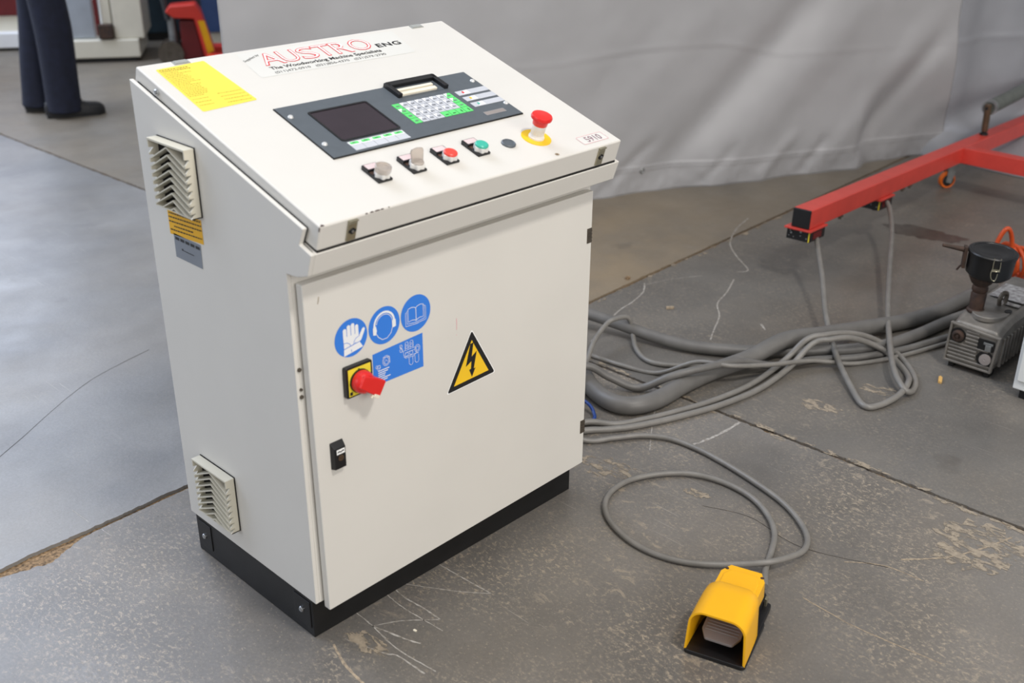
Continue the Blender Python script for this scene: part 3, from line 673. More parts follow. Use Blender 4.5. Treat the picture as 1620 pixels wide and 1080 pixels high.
# emergency stop
ex, ey = 0.6055, 0.0785
g = G(); g.prism(LID, disc(ex, ey, 0.0315, 40), 0, 0.0012); es = obj('emergency_stop', g, 'estop_yellow', cab, smooth=0, label='red mushroom emergency stop on a yellow disc')
g = G(); g.lathe(LID, ex, ey, [(0.0165, 0.001), (0.0165, 0.004), (0.015, 0.006), (0.0145, 0.009)], 28); obj('stop_collar', g, 'bezel', es)
g = G(); g.lathe(LID, ex, ey, [(0.0135, 0.006), (0.0135, 0.020), (0.0142, 0.021), (0.0142, 0.030)], 28)
for k in range(14):
    t = 2*math.pi*k/14; g.box(Pl(LID(ex+0.0136*math.cos(t), ey+0.0136*math.sin(t), 0.010), LID.u*(-math.sin(t))+LID.v*math.cos(t), LID.n), -0.0006, 0.0006, 0, 0.009, -0.0005, 0.0005)
obj('stop_stem', g, 'bezel', es)
g = G(); g.lathe(LID, ex, ey, [(0.0142, 0.030), (0.0152, 0.031), (0.016, 0.041), (0.0215, 0.044), (0.0222, 0.048), (0.0205, 0.0515), (0.013, 0.0528), (0.0, 0.0532)], 36); obj('stop_head', g, 'red_plastic', es, smooth=50)

# ---- door stickers
def sticker_disc(name, x, z, r=0.0375):
    g = G(); g.prism(DOOR, disc(x, z, r, 48), 0, 0.0004); return obj(name, g, 'blue', cab, smooth=0)
gl_ = sticker_disc('glove_sign', 0.1105, 0.657); tag(gl_, 'round blue sign with a white glove')
def pic(parent, shapes, mat='pictowhite', h=0.0004, t=0.0003, name='pictogram'):
    g = G()
    for s in shapes: g.prism(DOOR, s, h, h+t)
    return obj(name, g, mat, parent, smooth=0)
gx, gz = 0.1105, 0.657
def fing(x, z0, z1, wd=0.0088): return rrect(gx+x-wd/2, gx+x+wd/2, gz+z0, gz+z1, wd*0.45, 4)
# white lines kept blue by leaving gaps between the fingers
palm = [(-0.0185, -0.006), (0.0155, -0.006), (0.0150, 0.006), (-0.0185, 0.006)]
pic(gl_, [fing(-0.0140, 0.002, 0.0215, 0.0080), fing(-0.0047, 0.002, 0.0265, 0.0080), fing(0.0046, 0.002, 0.0275, 0.0080), fing(0.0135, 0.002, 0.0225, 0.0075)])
pic(gl_, [[(gx+a, gz+b) for a, b in ((-0.018, 0.005), (0.0172, 0.005), (0.0175, -0.004), (0.0130, -0.0085), (0.0065, -0.014), (-0.0175, -0.0175))], [(gx+a, gz+b) for a, b in ((-0.018, -0.019), (0.0185, -0.0135), (0.0255, -0.0255), (-0.0185, -0.0325))],
          [(gx+a, gz+b) for a, b in ((0.0085, -0.0135), (0.0175, -0.0020), (0.0255, 0.0105), (0.0300, 0.0125), (0.0322, 0.0085), (0.0290, 0.0015), (0.0225, -0.0105), (0.0190, -0.0125))]], h=0.00055)
g = G()
g.stroke(DOOR, [(gx-0.018, gz-0.0065), (gx-0.011, gz-0.0068), (gx-0.005, gz-0.0105), (gx-0.002, gz-0.0155)], 0.0009, 0.0009, 0.0012); g.stroke(DOOR, [(gx+0.0185, gz-0.001), (gx+0.010, gz-0.004), (gx+0.006, gz-0.0085), (gx+0.0045, gz-0.0145)], 0.0009, 0.0009, 0.0012)
g.stroke(DOOR, [(gx-0.0015, gz-0.0285), (gx-0.0015, gz-0.0225)], 0.0009, 0.0009, 0.0012); obj('pictogram_lines', g, 'blue', gl_, smooth=0)
er = sticker_disc('ear_protection_sign', 0.1885, 0.657); tag(er, 'round blue sign with a white head wearing ear defenders')
ex_, ez_ = 0.1885, 0.658
arc = lambda r, a0, a1, n=20, sx=1.0: [(ex_+r*sx*math.cos(R(a0+(a1-a0)*k/n)), ez_+0.002+r*math.sin(R(a0+(a1-a0)*k/n))) for k in range(n+1)]
g = G(); g.stroke(DOOR, arc(0.0238, -4, 184), 0.0042, 0.0004, 0.0007); g.stroke(DOOR, arc(0.0192, 10, 170), 0.0012, 0.0004, 0.0007)
g.stroke(DOOR, [(ex_-0.0192, ez_-0.014), (ex_-0.0155, ez_-0.021), (ex_-0.0062, ez_-0.0285), (ex_+0.0052, ez_-0.0285), (ex_+0.0150, ez_-0.021), (ex_+0.0192, ez_-0.010), (ex_+0.0192, ez_+0.004)], 0.0013, 0.0004, 0.0007)
g.prism(DOOR, [(ex_-0.0275, ez_-0.0135), (ex_-0.0205, ez_-0.0150), (ex_-0.0185, ez_-0.006), (ex_-0.0205, ez_+0.0035), (ex_-0.0275, ez_+0.0015)], 0.0004, 0.0007)
g.prism(DOOR, [(ex_+0.0275, ez_-0.0105), (ex_+0.0205, ez_-0.0120), (ex_+0.0185, ez_-0.004), (ex_+0.0205, ez_+0.0055), (ex_+0.0275, ez_+0.0035)], 0.0004, 0.0007); obj('pictogram', g, 'pictowhite', er, smooth=0)
bk = sticker_disc('read_manual_sign', 0.2665, 0.6575); tag(bk, 'round blue sign with a white open book')
bx_, bz_ = 0.2665, 0.6575
g = G()
def ln(pts, closed=False, wd=0.0010): g.stroke(DOOR, [(bx_+a, bz_+b) for a, b in pts], wd, 0.0004, 0.0007, closed)
ln([(-0.0195, 0.0135), (-0.011, 0.0152), (-0.0025, 0.0130), (0.0, 0.011), (0.003, 0.0135), (0.011, 0.0155), (0.0185, 0.0140), (0.0185, -0.0125), (0.0105, -0.0110), (0.003, -0.0130), (0.0, -0.0155), (-0.003, -0.0130), (-0.0105, -0.0115), (-0.0195, -0.0130)], True, 0.0012)
ln([(0.0, 0.011), (0.0, -0.0155)], False, 0.0014)
ln([(-0.0195, 0.0105), (-0.0225, 0.0100), (-0.0225, -0.0165), (-0.002, -0.0185), (0.002, -0.0185), (0.0215, -0.0160), (0.0215, 0.0110), (0.0185, 0.0115)]); ln([(-0.0225, 0.0075), (-0.0262, 0.0070), (-0.0262, -0.0205), (-0.002, -0.0218), (0.002, -0.0218), (0.0248, -0.0195), (0.0248, 0.0085), (0.0215, 0.0088)])
obj('pictogram', g, 'pictowhite', bk, smooth=0)
# blue instruction plate
g = G(); g.prism(DOOR, [(0.1565, 0.5395), (0.2815, 0.5385), (0.2815, 0.6115), (0.1570, 0.6060)], 0, 0.0004); bp_ = obj('instruction_plate', g, 'blue', cab, smooth=0, label='blue instruction plate with fine white line drawing')
g = G()
def ell(cx, cz, rx, rz, wd=0.0008, n=18): g.stroke(DOOR, disc(cx, cz, rx, n, rz), wd, 0.0004, 0.0007, True)
def lnb(pts, wd=0.0008, closed=False): g.stroke(DOOR, pts, wd, 0.0004, 0.0007, closed)
for cx in (0.2405, 0.2525): ell(cx, 0.602, 0.0038, 0.003); lnb([(cx-0.0038, 0.602), (cx-0.004, 0.588)]); lnb([(cx+0.0038, 0.602), (cx+0.004, 0.588)]); ell(cx, 0.594, 0.0045, 0.0025)
lnb([(0.232, 0.588), (0.262, 0.588), (0.265, 0.576), (0.258, 0.570), (0.236, 0.572), (0.232, 0.58)], 0.0009, True); ell(0.267, 0.583, 0.0065, 0.008); ell(0.267, 0.583, 0.0035, 0.0045); ell(0.24, 0.579, 0.004, 0.004); ell(0.251, 0.579, 0.004, 0.004)
lnb([(0.232, 0.575), (0.27, 0.573)]); lnb([(0.236, 0.583), (0.262, 0.583)])
for cx in (0.2495, 0.2645): lnb([(cx-0.0045, 0.570), (cx-0.0045, 0.557), (cx-0.001, 0.5535), (cx+0.003, 0.5535), (cx+0.005, 0.557), (cx+0.005, 0.570)])
ell(0.226, 0.600, 0.003, 0.0035); ell(0.2265, 0.5915, 0.0035, 0.004); lnb([(0.223, 0.604), (0.230, 0.587)])
ell(0.1885, 0.5835, 0.0085, 0.0105); ell(0.1885, 0.5835, 0.006, 0.0075); lnb([(0.181, 0.592), (0.197, 0.590), (0.1975, 0.576)]); lnb([(0.184, 0.578), (0.188, 0.586), (0.192, 0.581)])
ell(0.1705, 0.576, 0.0035, 0.003); ell(0.1655, 0.5775, 0.0025, 0.0025); lnb([(0.165, 0.574), (0.169, 0.569), (0.1745, 0.574)])
for k, (a1) in enumerate((0.1955, 0.192, 0.186, 0.184, 0.1975, 0.190)): g.box(DOOR, 0.168, a1, 0.5665-k*0.0042, 0.5684-k*0.0042, 0.0004, 0.0007)
obj('line_drawing', g, 'pictowhite', bp_, smooth=0)
# high voltage triangle
tri = [(0.4135, 0.5765), (0.3395, 0.4505), (0.4815, 0.4545)]
cxy = Vector((sum(p[0] for p in tri)/3, sum(p[1] for p in tri)/3))
def scl(f): return [tuple(cxy+(Vector(p)-cxy)*f) for p in tri]
g = G(); g.prism(DOOR, rpoly(scl(1.0)[::-1], 0.004), 0, 0.0003); ws = obj('high_voltage_sign', g, 'white', cab, smooth=0, label='yellow and black high voltage warning triangle')
g = G(); g.prism(DOOR, rpoly(scl(0.955)[::-1], 0.004), 0.0002, 0.0005); obj('sign_border', g, 'ink', ws, smooth=0)
g = G(); g.prism(DOOR, scl(0.70)[::-1], 0.0004, 0.0007); obj('sign_field', g, 'warn_yellow', ws, smooth=0)
g = G(); bolt = [(0.4085, 0.5445), (0.4175, 0.5455), (0.4120, 0.5145), (0.4265, 0.5235), (0.4175, 0.4855), (0.4225, 0.4865), (0.4120, 0.4680), (0.4045, 0.4865), (0.4095, 0.4875), (0.4110, 0.5045), (0.3950, 0.4965)]
g.prism(DOOR, bolt, 0.0006, 0.0010); obj('lightning_bolt', g, 'ink', ws, smooth=0)
# main switch
g = G(); g.prism(DOOR, rrect(0.0855, 0.1475, 0.5415, 0.6045, 0.004), 0, 0.0105); ms = obj('main_switch', g, 'black_plastic', cab, bevel=0.0012, label='red rotary main switch on a yellow plate')
g = G(); g.box(DOOR, 0.0905, 0.1430, 0.5450, 0.6000, 0.0100, 0.0110); obj('switch_plate', g, 'switch_yellow', ms, smooth=0)
g = G(); g.box(DOOR, 0.0922, 0.0985, 0.5470, 0.5540, 0.0108, 0.0114); g.box(DOOR, 0.113, 0.1175, 0.5955, 0.5967, 0.0108, 0.0114); g.box(DOOR, 0.0925, 0.0937, 0.568, 0.573, 0.0108, 0.0114); obj('switch_print', g, 'ink', ms, smooth=0)
hx, hz = 0.1165, 0.5715
g = G(); g.lathe(DOOR, hx, hz, [(0.0235, 0.0108), (0.0235, 0.0145), (0.021, 0.0150)], 32); obj('switch_ring', g, 'black_plastic', ms)
g = G(); g.lathe(DOOR, hx, hz, [(0.0225, 0.013), (0.0225, 0.022), (0.0205, 0.0295), (0.0165, 0.033), (0.0, 0.034)], 32)
a = R(-32); cu_, su_ = math.cos(a), math.sin(a); HP = Pl(DOOR(hx, hz, 0), DOOR.u*cu_+DOOR.v*su_, DOOR.v*cu_-DOOR.u*su_, DOOR.n)
g.prism(HP, [(-0.016, -0.0125), (0.016, -0.0160), (0.041, -0.0160), (0.041, 0.0160), (0.016, 0.0165), (-0.016, 0.0125)], 0.018, 0.036)
obj('switch_handle', g, 'red_plastic', ms, bevel=0.003, seg=3)
g = G(); g.box(HP, 0.031, 0.0412, -0.0115, 0.0115, 0.029, 0.0335); obj('padlock_slide', g, 'ivory', ms, bevel=0.0006)
g = G(); g.box(HP, 0.025, 0.038, -0.0205, -0.0135, 0.031, 0.037); g.box(HP, 0.022, 0.028, -0.0235, -0.017, 0.029, 0.034); obj('padlock_pin', g, 'ivory', ms, bevel=0.0008)
# small scuffs on the door
g = G(); g.stroke(DOOR, [(0.0465, 0.757), (0.045, 0.750), (0.043, 0.744)], 0.0018, 0, 0.0003); obj('door_scuff', g, 'scratch_tan', door, smooth=0)
g = G(); g.stroke(DOOR, [(0.372, 0.613), (0.3725, 0.602), (0.372, 0.588)], 0.0016, 0, 0.0003); g.stroke(DOOR, [(0.3715, 0.578), (0.3715, 0.576)], 0.0016, 0, 0.0003); obj('red_scuff', g, 'ink_pink', door, smooth=0)

# ================================================================== FOOT PEDAL
fa = Vector((0.955, 0.298, 0)).normalized(); wa = Vector((0.298, -0.955, 0)).normalized()
FO = Vector((0.5235, -0.5965, 0)); FP = Pl(FO, wa, fa, (0, 0, 1))        # a = to the right, b = to the rear, h = up
ped = empty('foot_pedal', (FP(0, 0.1)), 'yellow hooded foot pedal switch on a black base', 'foot pedal')
g = G(); g.prism(FP, rrect(-0.0635, 0.0635, -0.006, 0.150, 0.010), 0, 0.010); g.prism(FP, rrect(-0.050, 0.060, 0.10, 0.212, 0.008), 0, 0.012); g.prism(FP, rrect(-0.045, 0.045, 0.11, 0.200, 0.006), 0.010, 0.058)
obj('base', g, 'black_plastic', ped, bevel=0.002)
def arch(hw, ht, r, n=8):
    pts = [(-hw*1.03, 0.008), (-hw, ht*0.5)]
    pts = [(-hw-0.002, 0.008)]
    for k in range(n+1): t = R(180-90*k/n); pts.append((-hw+r+r*math.cos(t)+0.002, ht-r+r*math.sin(t)))
    for k in range(n+1): t = R(90-90*k/n); pts.append((hw-r+r*math.cos(t)-0.002, ht-r+r*math.sin(t)))
    pts.append((hw+0.002, 0.008)); return pts
g = G(); secs = [(-0.002, 0.0605, 0.1080, 0.032), (0.035, 0.0600, 0.1120, 0.032), (0.075, 0.0590, 0.1150, 0.031), (0.100, 0.0575, 0.1140, 0.030), (0.112, 0.0530, 0.1080, 0.027)]
for th, flip in ((0.0, False), (0.0042, True)):
    vs = []
    for b, hw, ht, r in secs:
        for a, z in arch(hw-th, ht-th, r-th): vs.append(FP(a, b-(0 if not flip or b > 0 else 0) - 0.55*(z if False else 0), z))
    m = len(arch(0.05, 0.1, 0.02)); fs = [[i*m+k, i*m+k+1, (i+1)*m+k+1, (i+1)*m+k] for i in range(len(secs)-1) for k in range(m-1)]
    g.add(vs, fs)
m2 = len(secs)*m
g.F += [[k, k+1, m2+k+1, m2+k] for k in range(m-1)]; g.I += [0]*(m-1)
e0 = (len(secs)-1)*m; g.F += [[e0+k, e0+k+1, m2+e0+k+1, m2+e0+k] for k in range(m-1)]; g.I += [0]*(m-1)
obj('hood', g, 'pedal_yellow', ped, smooth=50)
g = G(); hp = [(-0.046, 0.104), (0.050, 0.104), (0.050, 0.168), (0.036, 0.196), (-0.032, 0.196), (-0.046, 0.168)]
g.frustum(FP, hp, [(x*0.97, 0.104+(y-0.104)*0.98) for x, y in hp], 0.056, 0.094); g.frustum(FP, [(x*0.8, 0.11+(y-0.104)*0.75) for x, y in hp], [(x*0.77, 0.11+(y-0.104)*0.73) for x, y in hp], 0.093, 0.096)
obj('housing', g, 'pedal_yellow', ped, bevel=0.003, seg=3)
for a, b in ((-0.035, 0.178), (0.040, 0.178)):
    g = G(); g.lathe(Pl(FP(a, b, 0.0938), wa, fa, (0, 0, 1)), 0, 0, [(0.004, 0), (0.004, 0.0008), (0.002, 0.0012)], 12); obj('housing_screw', g, 'rust', ped)
TP = Pl(FP(0, 0.108, 0.054), -wa, (-fa*0.97+Vector((0, 0, -0.22))).normalized())
g = G(); g.prism(TP, rpoly([(-0.040, 0.0), (0.040, 0.0), (0.040, 0.070), (0.028, 0.092), (-0.028, 0.092), (-0.040, 0.070)], 0.006), -0.007, 0.0)
for k in range(9): g.box(TP, -0.034, 0.034, 0.008+k*0.0075, 0.0105+k*0.0075, -0.009, 0.0018)
obj('treadle', g, 'treadle', ped, bevel=0.001)
g = G(); g.box(TP, -0.012, 0.012, 0.0, 0.038, -0.001, 0.016); obj('treadle_latch', g, 'black_plastic', ped, bevel=0.002)
gp = G(); gp.tube([FP(0.034, 0.190, 0.025), FP(0.036, 0.215, 0.024)], 0.0105, 14); obj('cable_gland', gp, 'black_plastic', ped)
gp = G(); gp.box(FP, 0.046, 0.052, 0.196, 0.208, 0.01, 0.03); obj('brass_screw', gp, 'zinc', ped, bevel=0.001)

# ================================================================== CABLES AND HOSES
def cable(name, pts, r, mat, label, group, sub=8, n=10):
    g = G(); g.tube(spline(pts, sub), r, n); o = obj(name, g, mat, smooth=60); tag(o, label, 'cable' if 'hose' not in name else 'hose', group); return o
GRP = 'grey leads running from the cabinet'
cable('pedal_cable', [(0.803, 0.26, 0.17), (0.86, 0.25, 0.14), (0.93, 0.20, 0.04), (0.989, 0.136, 0.008), (1.046, 0.095, 0.009), (1.111, 0.049, 0.009), (1.152, -0.016, 0.009), (1.16, -0.104, 0.009), (1.149, -0.201, 0.009), (1.128, -0.3, 0.009), (1.101, -0.391, 0.009), (1.064, -0.46, 0.009), (1.016, -0.514, 0.009), (0.962, -0.539, 0.012), (0.904, -0.536, 0.02), (0.848, -0.514, 0.024), (0.8, -0.455, 0.012), (0.747, -0.39, 0.009), (0.715, -0.318, 0.009), (0.711, -0.238, 0.009), (0.735, -0.158, 0.009), (0.778, -0.1, 0.009), (0.838, -0.069, 0.009), (0.911, -0.068, 0.009), (0.985, -0.101, 0.009), (1.044, -0.157, 0.009), (1.072, -0.235, 0.009), (1.066, -0.323, 0.009), (1.03, -0.396, 0.009), (0.975, -0.452, 0.009), (0.909, -0.486, 0.0075), (0.836, -0.516, 0.012), (0.768, -0.5570, 0.024)], 0.0072, 'cable', 'grey cable looped on the floor and plugged into the yellow pedal', GRP)
cable('hydraulic_hose', [(0.70, 0.478, 0.26), (0.78, 0.56, 0.20), (1.02, 0.70, 0.10), (1.30, 0.775, 0.075), (1.47, 0.74, 0.068), (1.535, 0.65, 0.06), (1.575, 0.521, 0.045), (1.604, 0.4, 0.03), (1.642, 0.279, 0.022), (1.714, 0.162, 0.021), (1.794, 0.075, 0.021), (1.896, -0.021, 0.021), (1.989, -0.101, 0.021), (2.101, -0.161, 0.021), (2.249, -0.195, 0.021), (2.442, -0.224, 0.021), (2.75, -0.30, 0.021)], 0.0195, 'hose', 'thick grey hose, uppermost of the bundle where it leaves the cabinet', GRP)
cable('hydraulic_hose', [(0.803, 0.40, 0.38), (0.90, 0.44, 0.38), (1.06, 0.49, 0.28), (1.20, 0.47, 0.12), (1.245, 0.40, 0.05), (1.205, 0.311, 0.028), (1.175, 0.216, 0.027), (1.199, 0.154, 0.027), (1.28, 0.126, 0.027), (1.417, 0.127, 0.027), (1.544, 0.116, 0.027), (1.679, 0.082, 0.035), (1.815, 0.045, 0.062), (1.945, -0.013, 0.058), (2.127, -0.057, 0.035), (2.289, -0.12, 0.027), (2.433, -0.164, 0.03), (2.582, -0.18, 0.03), (2.8, -0.2, 0.027)], 0.0260, 'hose', 'thickest grey hose, bending sharply on the floor beside the cabinet door', GRP, n=14)
cable('power_cable', [(0.803, 0.42, 0.26), (0.87, 0.43, 0.25), (0.97, 0.42, 0.17), (1.10, 0.385, 0.05), (1.204, 0.338, 0.085), (1.262, 0.290, 0.045), (1.318, 0.224, 0.013), (1.377, 0.154, 0.055), (1.459, 0.1, 0.072), (1.591, 0.062, 0.060), (1.716, 0.014, 0.02), (1.847, -0.04, 0.013), (1.956, -0.125, 0.012), (2.116, -0.205, 0.012), (2.299, -0.262, 0.012), (2.6, -0.35, 0.012)], 0.0115, 'hose', 'grey cable crossing over the thickest hose near its bend', GRP)
cable('signal_cable', [(0.803, 0.45, 0.20), (0.90, 0.50, 0.18), (1.08, 0.58, 0.10), (1.25, 0.58, 0.05), (1.349, 0.513, 0.03), (1.394, 0.472, 0.008), (1.408, 0.357, 0.008), (1.443, 0.25, 0.008), (1.496, 0.149, 0.062), (1.531, 0.055, 0.07), (1.651, 0.0, 0.05), (1.808, -0.06, 0.03), (1.922, -0.14, 0.008), (2.07, -0.215, 0.008), (2.289, -0.285, 0.008), (2.6, -0.38, 0.008)], 0.0070, 'cable', 'thin grey cable running straight from the cabinet side below the upper hose', GRP)
cable('signal_cable', [(0.803, 0.35, 0.30), (0.90, 0.355, 0.28), (1.02, 0.36, 0.16), (1.15, 0.38, 0.06), (1.282, 0.409, 0.03), (1.401, 0.468, 0.055), (1.487, 0.494, 0.075), (1.523, 0.489, 0.085), (1.575, 0.475, 0.078), (1.585, 0.462, 0.03), (1.528, 0.4, 0.010), (1.489, 0.322, 0.008), (1.513, 0.255, 0.008), (1.585, 0.189, 0.008), (1.66, 0.14, 0.010), (1.76, 0.12, 0.009)], 0.0078, 'cable', 'grey cable hooked over the upper hose beside the cabinet', GRP)
cable('sensor_cable', [(0.803, 0.34, 0.22), (0.87, 0.33, 0.18), (0.97, 0.25, 0.03), (1.068, 0.193, 0.012), (1.112, 0.138, 0.008), (1.19, 0.1, 0.008), (1.288, 0.064, 0.008), (1.42, 0.027, 0.008), (1.585, 0.007, 0.008), (1.748, 0.001, 0.03), (1.816, -0.028, 0.088), (1.866, -0.061, 0.098), (1.942, -0.095, 0.09), (2.035, -0.126, 0.055), (2.089, -0.179, 0.014), (2.028, -0.265, 0.008), (1.944, -0.33, 0.008), (1.866, -0.354, 0.011), (1.845, -0.335, 0.028), (1.944, -0.252, 0.039), (2.253, -0.079, 0.045), (2.55, 0.072, 0.076), (2.808, 0.201, 0.121), (2.952, 0.287, 0.154), (3.002, 0.328, 0.172)], 0.0092, 'cable', 'grey sensor cable rising to the second sensor along the red beam', GRP)
cable('sensor_cable', [(0.803, 0.30, 0.20), (0.86, 0.29, 0.16), (0.95, 0.22, 0.03), (1.047, 0.160, 0.008), (1.112, 0.110, 0.008), (1.19, 0.072, 0.008), (1.281, 0.037, 0.008), (1.409, -0.002, 0.008), (1.569, -0.026, 0.008), (1.732, -0.027, 0.022), (1.82, -0.046, 0.078), (1.859, -0.082, 0.092), (1.929, -0.117, 0.085), (2.022, -0.160, 0.04), (2.036, -0.217, 0.01), (1.97, -0.292, 0.008), (1.88, -0.335, 0.026), (1.809, -0.341, 0.014), (1.725, -0.326, 0.009), (1.693, -0.295, 0.010), (1.768, -0.212, 0.015), (1.901, -0.088, 0.03), (2.07, 0.047, 0.063), (2.247, 0.169, 0.111), (2.363, 0.256, 0.149), (2.425, 0.306, 0.178)], 0.0092, 'cable', 'grey sensor cable rising to the sensor at the end of the red beam', GRP)
cable('earth_lead', [(0.803, 0.38, 0.16), (0.92, 0.37, 0.13), (1.05, 0.32, 0.06), (1.119, 0.277, 0.03), (1.121, 0.246, 0.025), (1.114, 0.223, 0.012), (1.088, 0.203, 0.006), (1.02, 0.22, 0.006)], 0.005, 'cable_blue', 'short blue lead curling out beside the cabinet hinge', None)

# ================================================================== RED BEAM FRAME
BE = Vector((2.3581, 0.336, 0.258)); by, bpi = 0.063, -0.05
bd = Vector((math.cos(by)*math.cos(bpi), math.sin(by)*math.cos(bpi), math.sin(bpi))); br = Vector((math.sin(by), -math.cos(by), 0)); bu = br.cross(bd)
BM = Pl(BE, bd, br, bu)                                            # a = along, b = to the right, h = up
fr = empty('sensor_boom', (BE.x+1.2, BE.y+0.08, 0), 'red painted steel beam frame on orange castors with sensors beneath', 'machine frame')
S_ = 0.0352
g = G(); g.box(BM, 0.0, 3.1, -S_, S_, -S_, S_); obj('main_rail', g, 'red_paint', fr, bevel=0.004)
cd = (br*0.978-bd*0.12).normalized(); J = BM(1.508, S_-0.004, 0); cr_ = cd.cross(bu)
CB = Pl(J, cd, bu.cross(cd), bu)
g = G(); g.box(CB, 0.0, 1.0, -S_, S_, -S_, S_-0.0005); obj('cross_rail', g, 'red_paint', fr, bevel=0.004)
g = G(); g.box(BM, -0.004, 0.01, -S_+0.001, S_-0.001, -S_+0.001, S_-0.001); obj('end_cap', g, 'black_plastic', fr, bevel=0.003)
for t0 in (-0.012, 0.585):
    g = G(); g.box(BM, t0, t0+0.135, -0.055, 0.047, -S_-0.007, -S_); obj('sensor_plate', g, 'red_paint', fr, bevel=0.001)
    g = G(); g.box(BM, t0+0.01, t0+0.128, -0.048, 0.042, -S_-0.046, -S_-0.007); sn = obj('sensor', g, 'black_plastic', fr, bevel=0.002)
    g = G(); g.box(BM, t0+0.0085, t0+0.0105, 0.0370, 0.0405, -S_-0.044, -S_-0.010); obj('sensor_stripe', g, 'switch_yellow', sn, smooth=0)
    g = G(); g.box(BM, t0+0.035, t0+0.1, 0.0415, 0.0432, -S_-0.038, -S_-0.014); obj('sensor_lens', g, 'maroon', sn, smooth=0)
    g = G()
    for q, (a, b, r_) in enumerate(((0.030, -0.036, 0.003), (0.006, -0.016, 0.004), (-0.03, -0.025, 0.0035), (-0.038, -0.036, 0.002), (-0.02, -0.038, 0.002), (-0.034, -0.018, 0.002), (0.006, -0.03, 0.002))):
        g.prism(Pl(BM(t0+0.0098, a, -S_+b+0.003), br, bu, -bd), disc(0, 0, r_, 10), 0, 0.0012)
    obj('sensor_print', g, 'galv', sn, smooth=0)
    g = G(); g.tube([BM(t0+0.07, 0.0, -S_-0.044), BM(t0+0.07, 0.0, -S_-0.062)], 0.011, 12); obj('cable_gland', g, 'black_plastic', sn)
for a in (0.277, 0.855, 0.93):
    g = G(); g.lathe(Pl(BM(a, 0.022, -S_), bd, br, -bu), 0, 0, [(0.011, 0), (0.011, 0.009), (0.006, 0.009), (0.006, 0.018)], 6); obj('bolt', g, 'steel_dark', fr)
# roller on its post
g = G(); g.lathe(Pl(BM(1.83, 0.0, S_), bd, br, bu), 0, 0, [(0.019, 0), (0.019, 0.010), (0.012, 0.014), (0.012, 0.03)], 6); obj('post_nut', g, 'black', fr)
RZ = 0.128
g = G(); g.tube([BM(1.83, 0, S_+0.02), BM(1.81, 0, S_+RZ+0.018)], 0.0155, 10); ps = obj('roller_post', g, 'post_brown', fr, bevel=0.002)
g = G(); g.tube([BM(1.795, 0, S_+RZ), BM(1.83, 0, S_+RZ)], 0.0075, 12); obj('roller_pin', g, 'black', fr)
rd = (bd+bu*0.055).normalized()
g = G(); p0 = BM(1.835, 0, S_+RZ); g.tube([p0, p0+rd*0.006, p0+rd*1.2], 0.033, 24, rr=[0.031, 0.033, 0.033]); ro = obj('roller', g, 'roller', fr)
g = G(); g.ring(Pl(p0-rd*0.002, rd.orthogonal(), rd.cross(rd.orthogonal()), -rd), disc(0, 0, 0.035, 28), disc(0, 0, 0.026, 28), -0.02, 0.003); obj('roller_rim', g, 'galv', ro)
# castors: a wheel, its hub, fork and plate
def castor(px, py, mountp):
    wax = Vector((-0.62, -0.78, 0)).normalized(); wc = Vector((px, py, 0.0375)); WP = Pl(wc, Vector((0, 0, 1)).cross(wax).normalized(), (0, 0, 1), wax)
    g = G(); g.lathe(WP, 0, 0, [(0.027, -0.0125), (0.034, -0.0135), (0.0375, -0.008), (0.0375, 0.008), (0.034, 0.0135), (0.027, 0.0125)], 32); c_ = obj('castor', g, 'orange_wheel', fr, smooth=50)
    g = G(); g.lathe(WP, 0, 0, [(0.027, -0.014), (0.012, -0.016), (0.012, 0.016), (0.027, 0.014)], 28); obj('castor_hub', g, 'black_plastic', c_)
    g = G()
    top = Vector(mountp); u_ = WP.u; off = (top-wc).dot(u_); hh = top.z-wc.z
    for sgn in (-1, 1): g.prism(WP, [(-0.012, -0.008), (0.012, -0.012), (off+0.030, hh-0.006), (off-0.022, hh-0.006)], sgn*0.0195-0.0015, sgn*0.0195+0.0015)
    g.lathe(WP, 0, 0, [(0.007, -0.026), (0.007, 0.026)], 12)
    obj('castor_fork', g, 'galv', c_)
    g = G(); g.box(Pl(top, u_, wax, (0, 0, 1)), -0.035, 0.04, -0.03, 0.03, -0.012, 0.004); obj('castor_plate', g, 'galv', c_, bevel=0.001)
castor(3.915, 0.478, BM(1.545, 0, -S_-0.006))

# ================================================================== VACUUM PUMP
PXF = 2.125
pump = empty('vacuum_pump', (PXF+0.2, -0.41, 0), 'grey cast metal vacuum pump with ribbed end and black canister', 'pump')
PF = Pl((PXF, 0, 0), (0, -1, 0), (0, 0, 1), (-1, 0, 0))            # front end face: a = -y, b = z, normal towards -x
sec = [(0.336, 0.022), (0.474, 0.022), (0.484, 0.060), (0.484, 0.132), (0.470, 0.150), (0.352, 0.154), (0.338, 0.142), (0.330, 0.060)]
sec2 = [(a, b) for a, b in sec]
g = G(); m = len(sec2); vs_ = []
for dx, lift in ((0.004, 0.0), (0.045, 0.014), (0.085, 0.024), (0.42, 0.030)):
    vs_ += [PF(a, b+(lift if b > 0.12 else 0), -dx) for a, b in sec2]
g.add(vs_, [[i*m+k, i*m+(k+1) % m, (i+1)*m+(k+1) % m, (i+1)*m+k] for i in range(3) for k in range(m)]+[list(range(m)), [3*m+k for k in range(m)]]); obj('casing', g, 'cast', pump, bevel=0.008, seg=3)
g = G(); g.ring(PF, [(0.330, 0.020), (0.478, 0.020), (0.488, 0.140), (0.334, 0.150)], [(0.337, 0.027), (0.470, 0.027), (0.480, 0.133), (0.341, 0.142)], -0.01, 0.004); obj('end_frame', g, 'cast', pump, bevel=0.002)
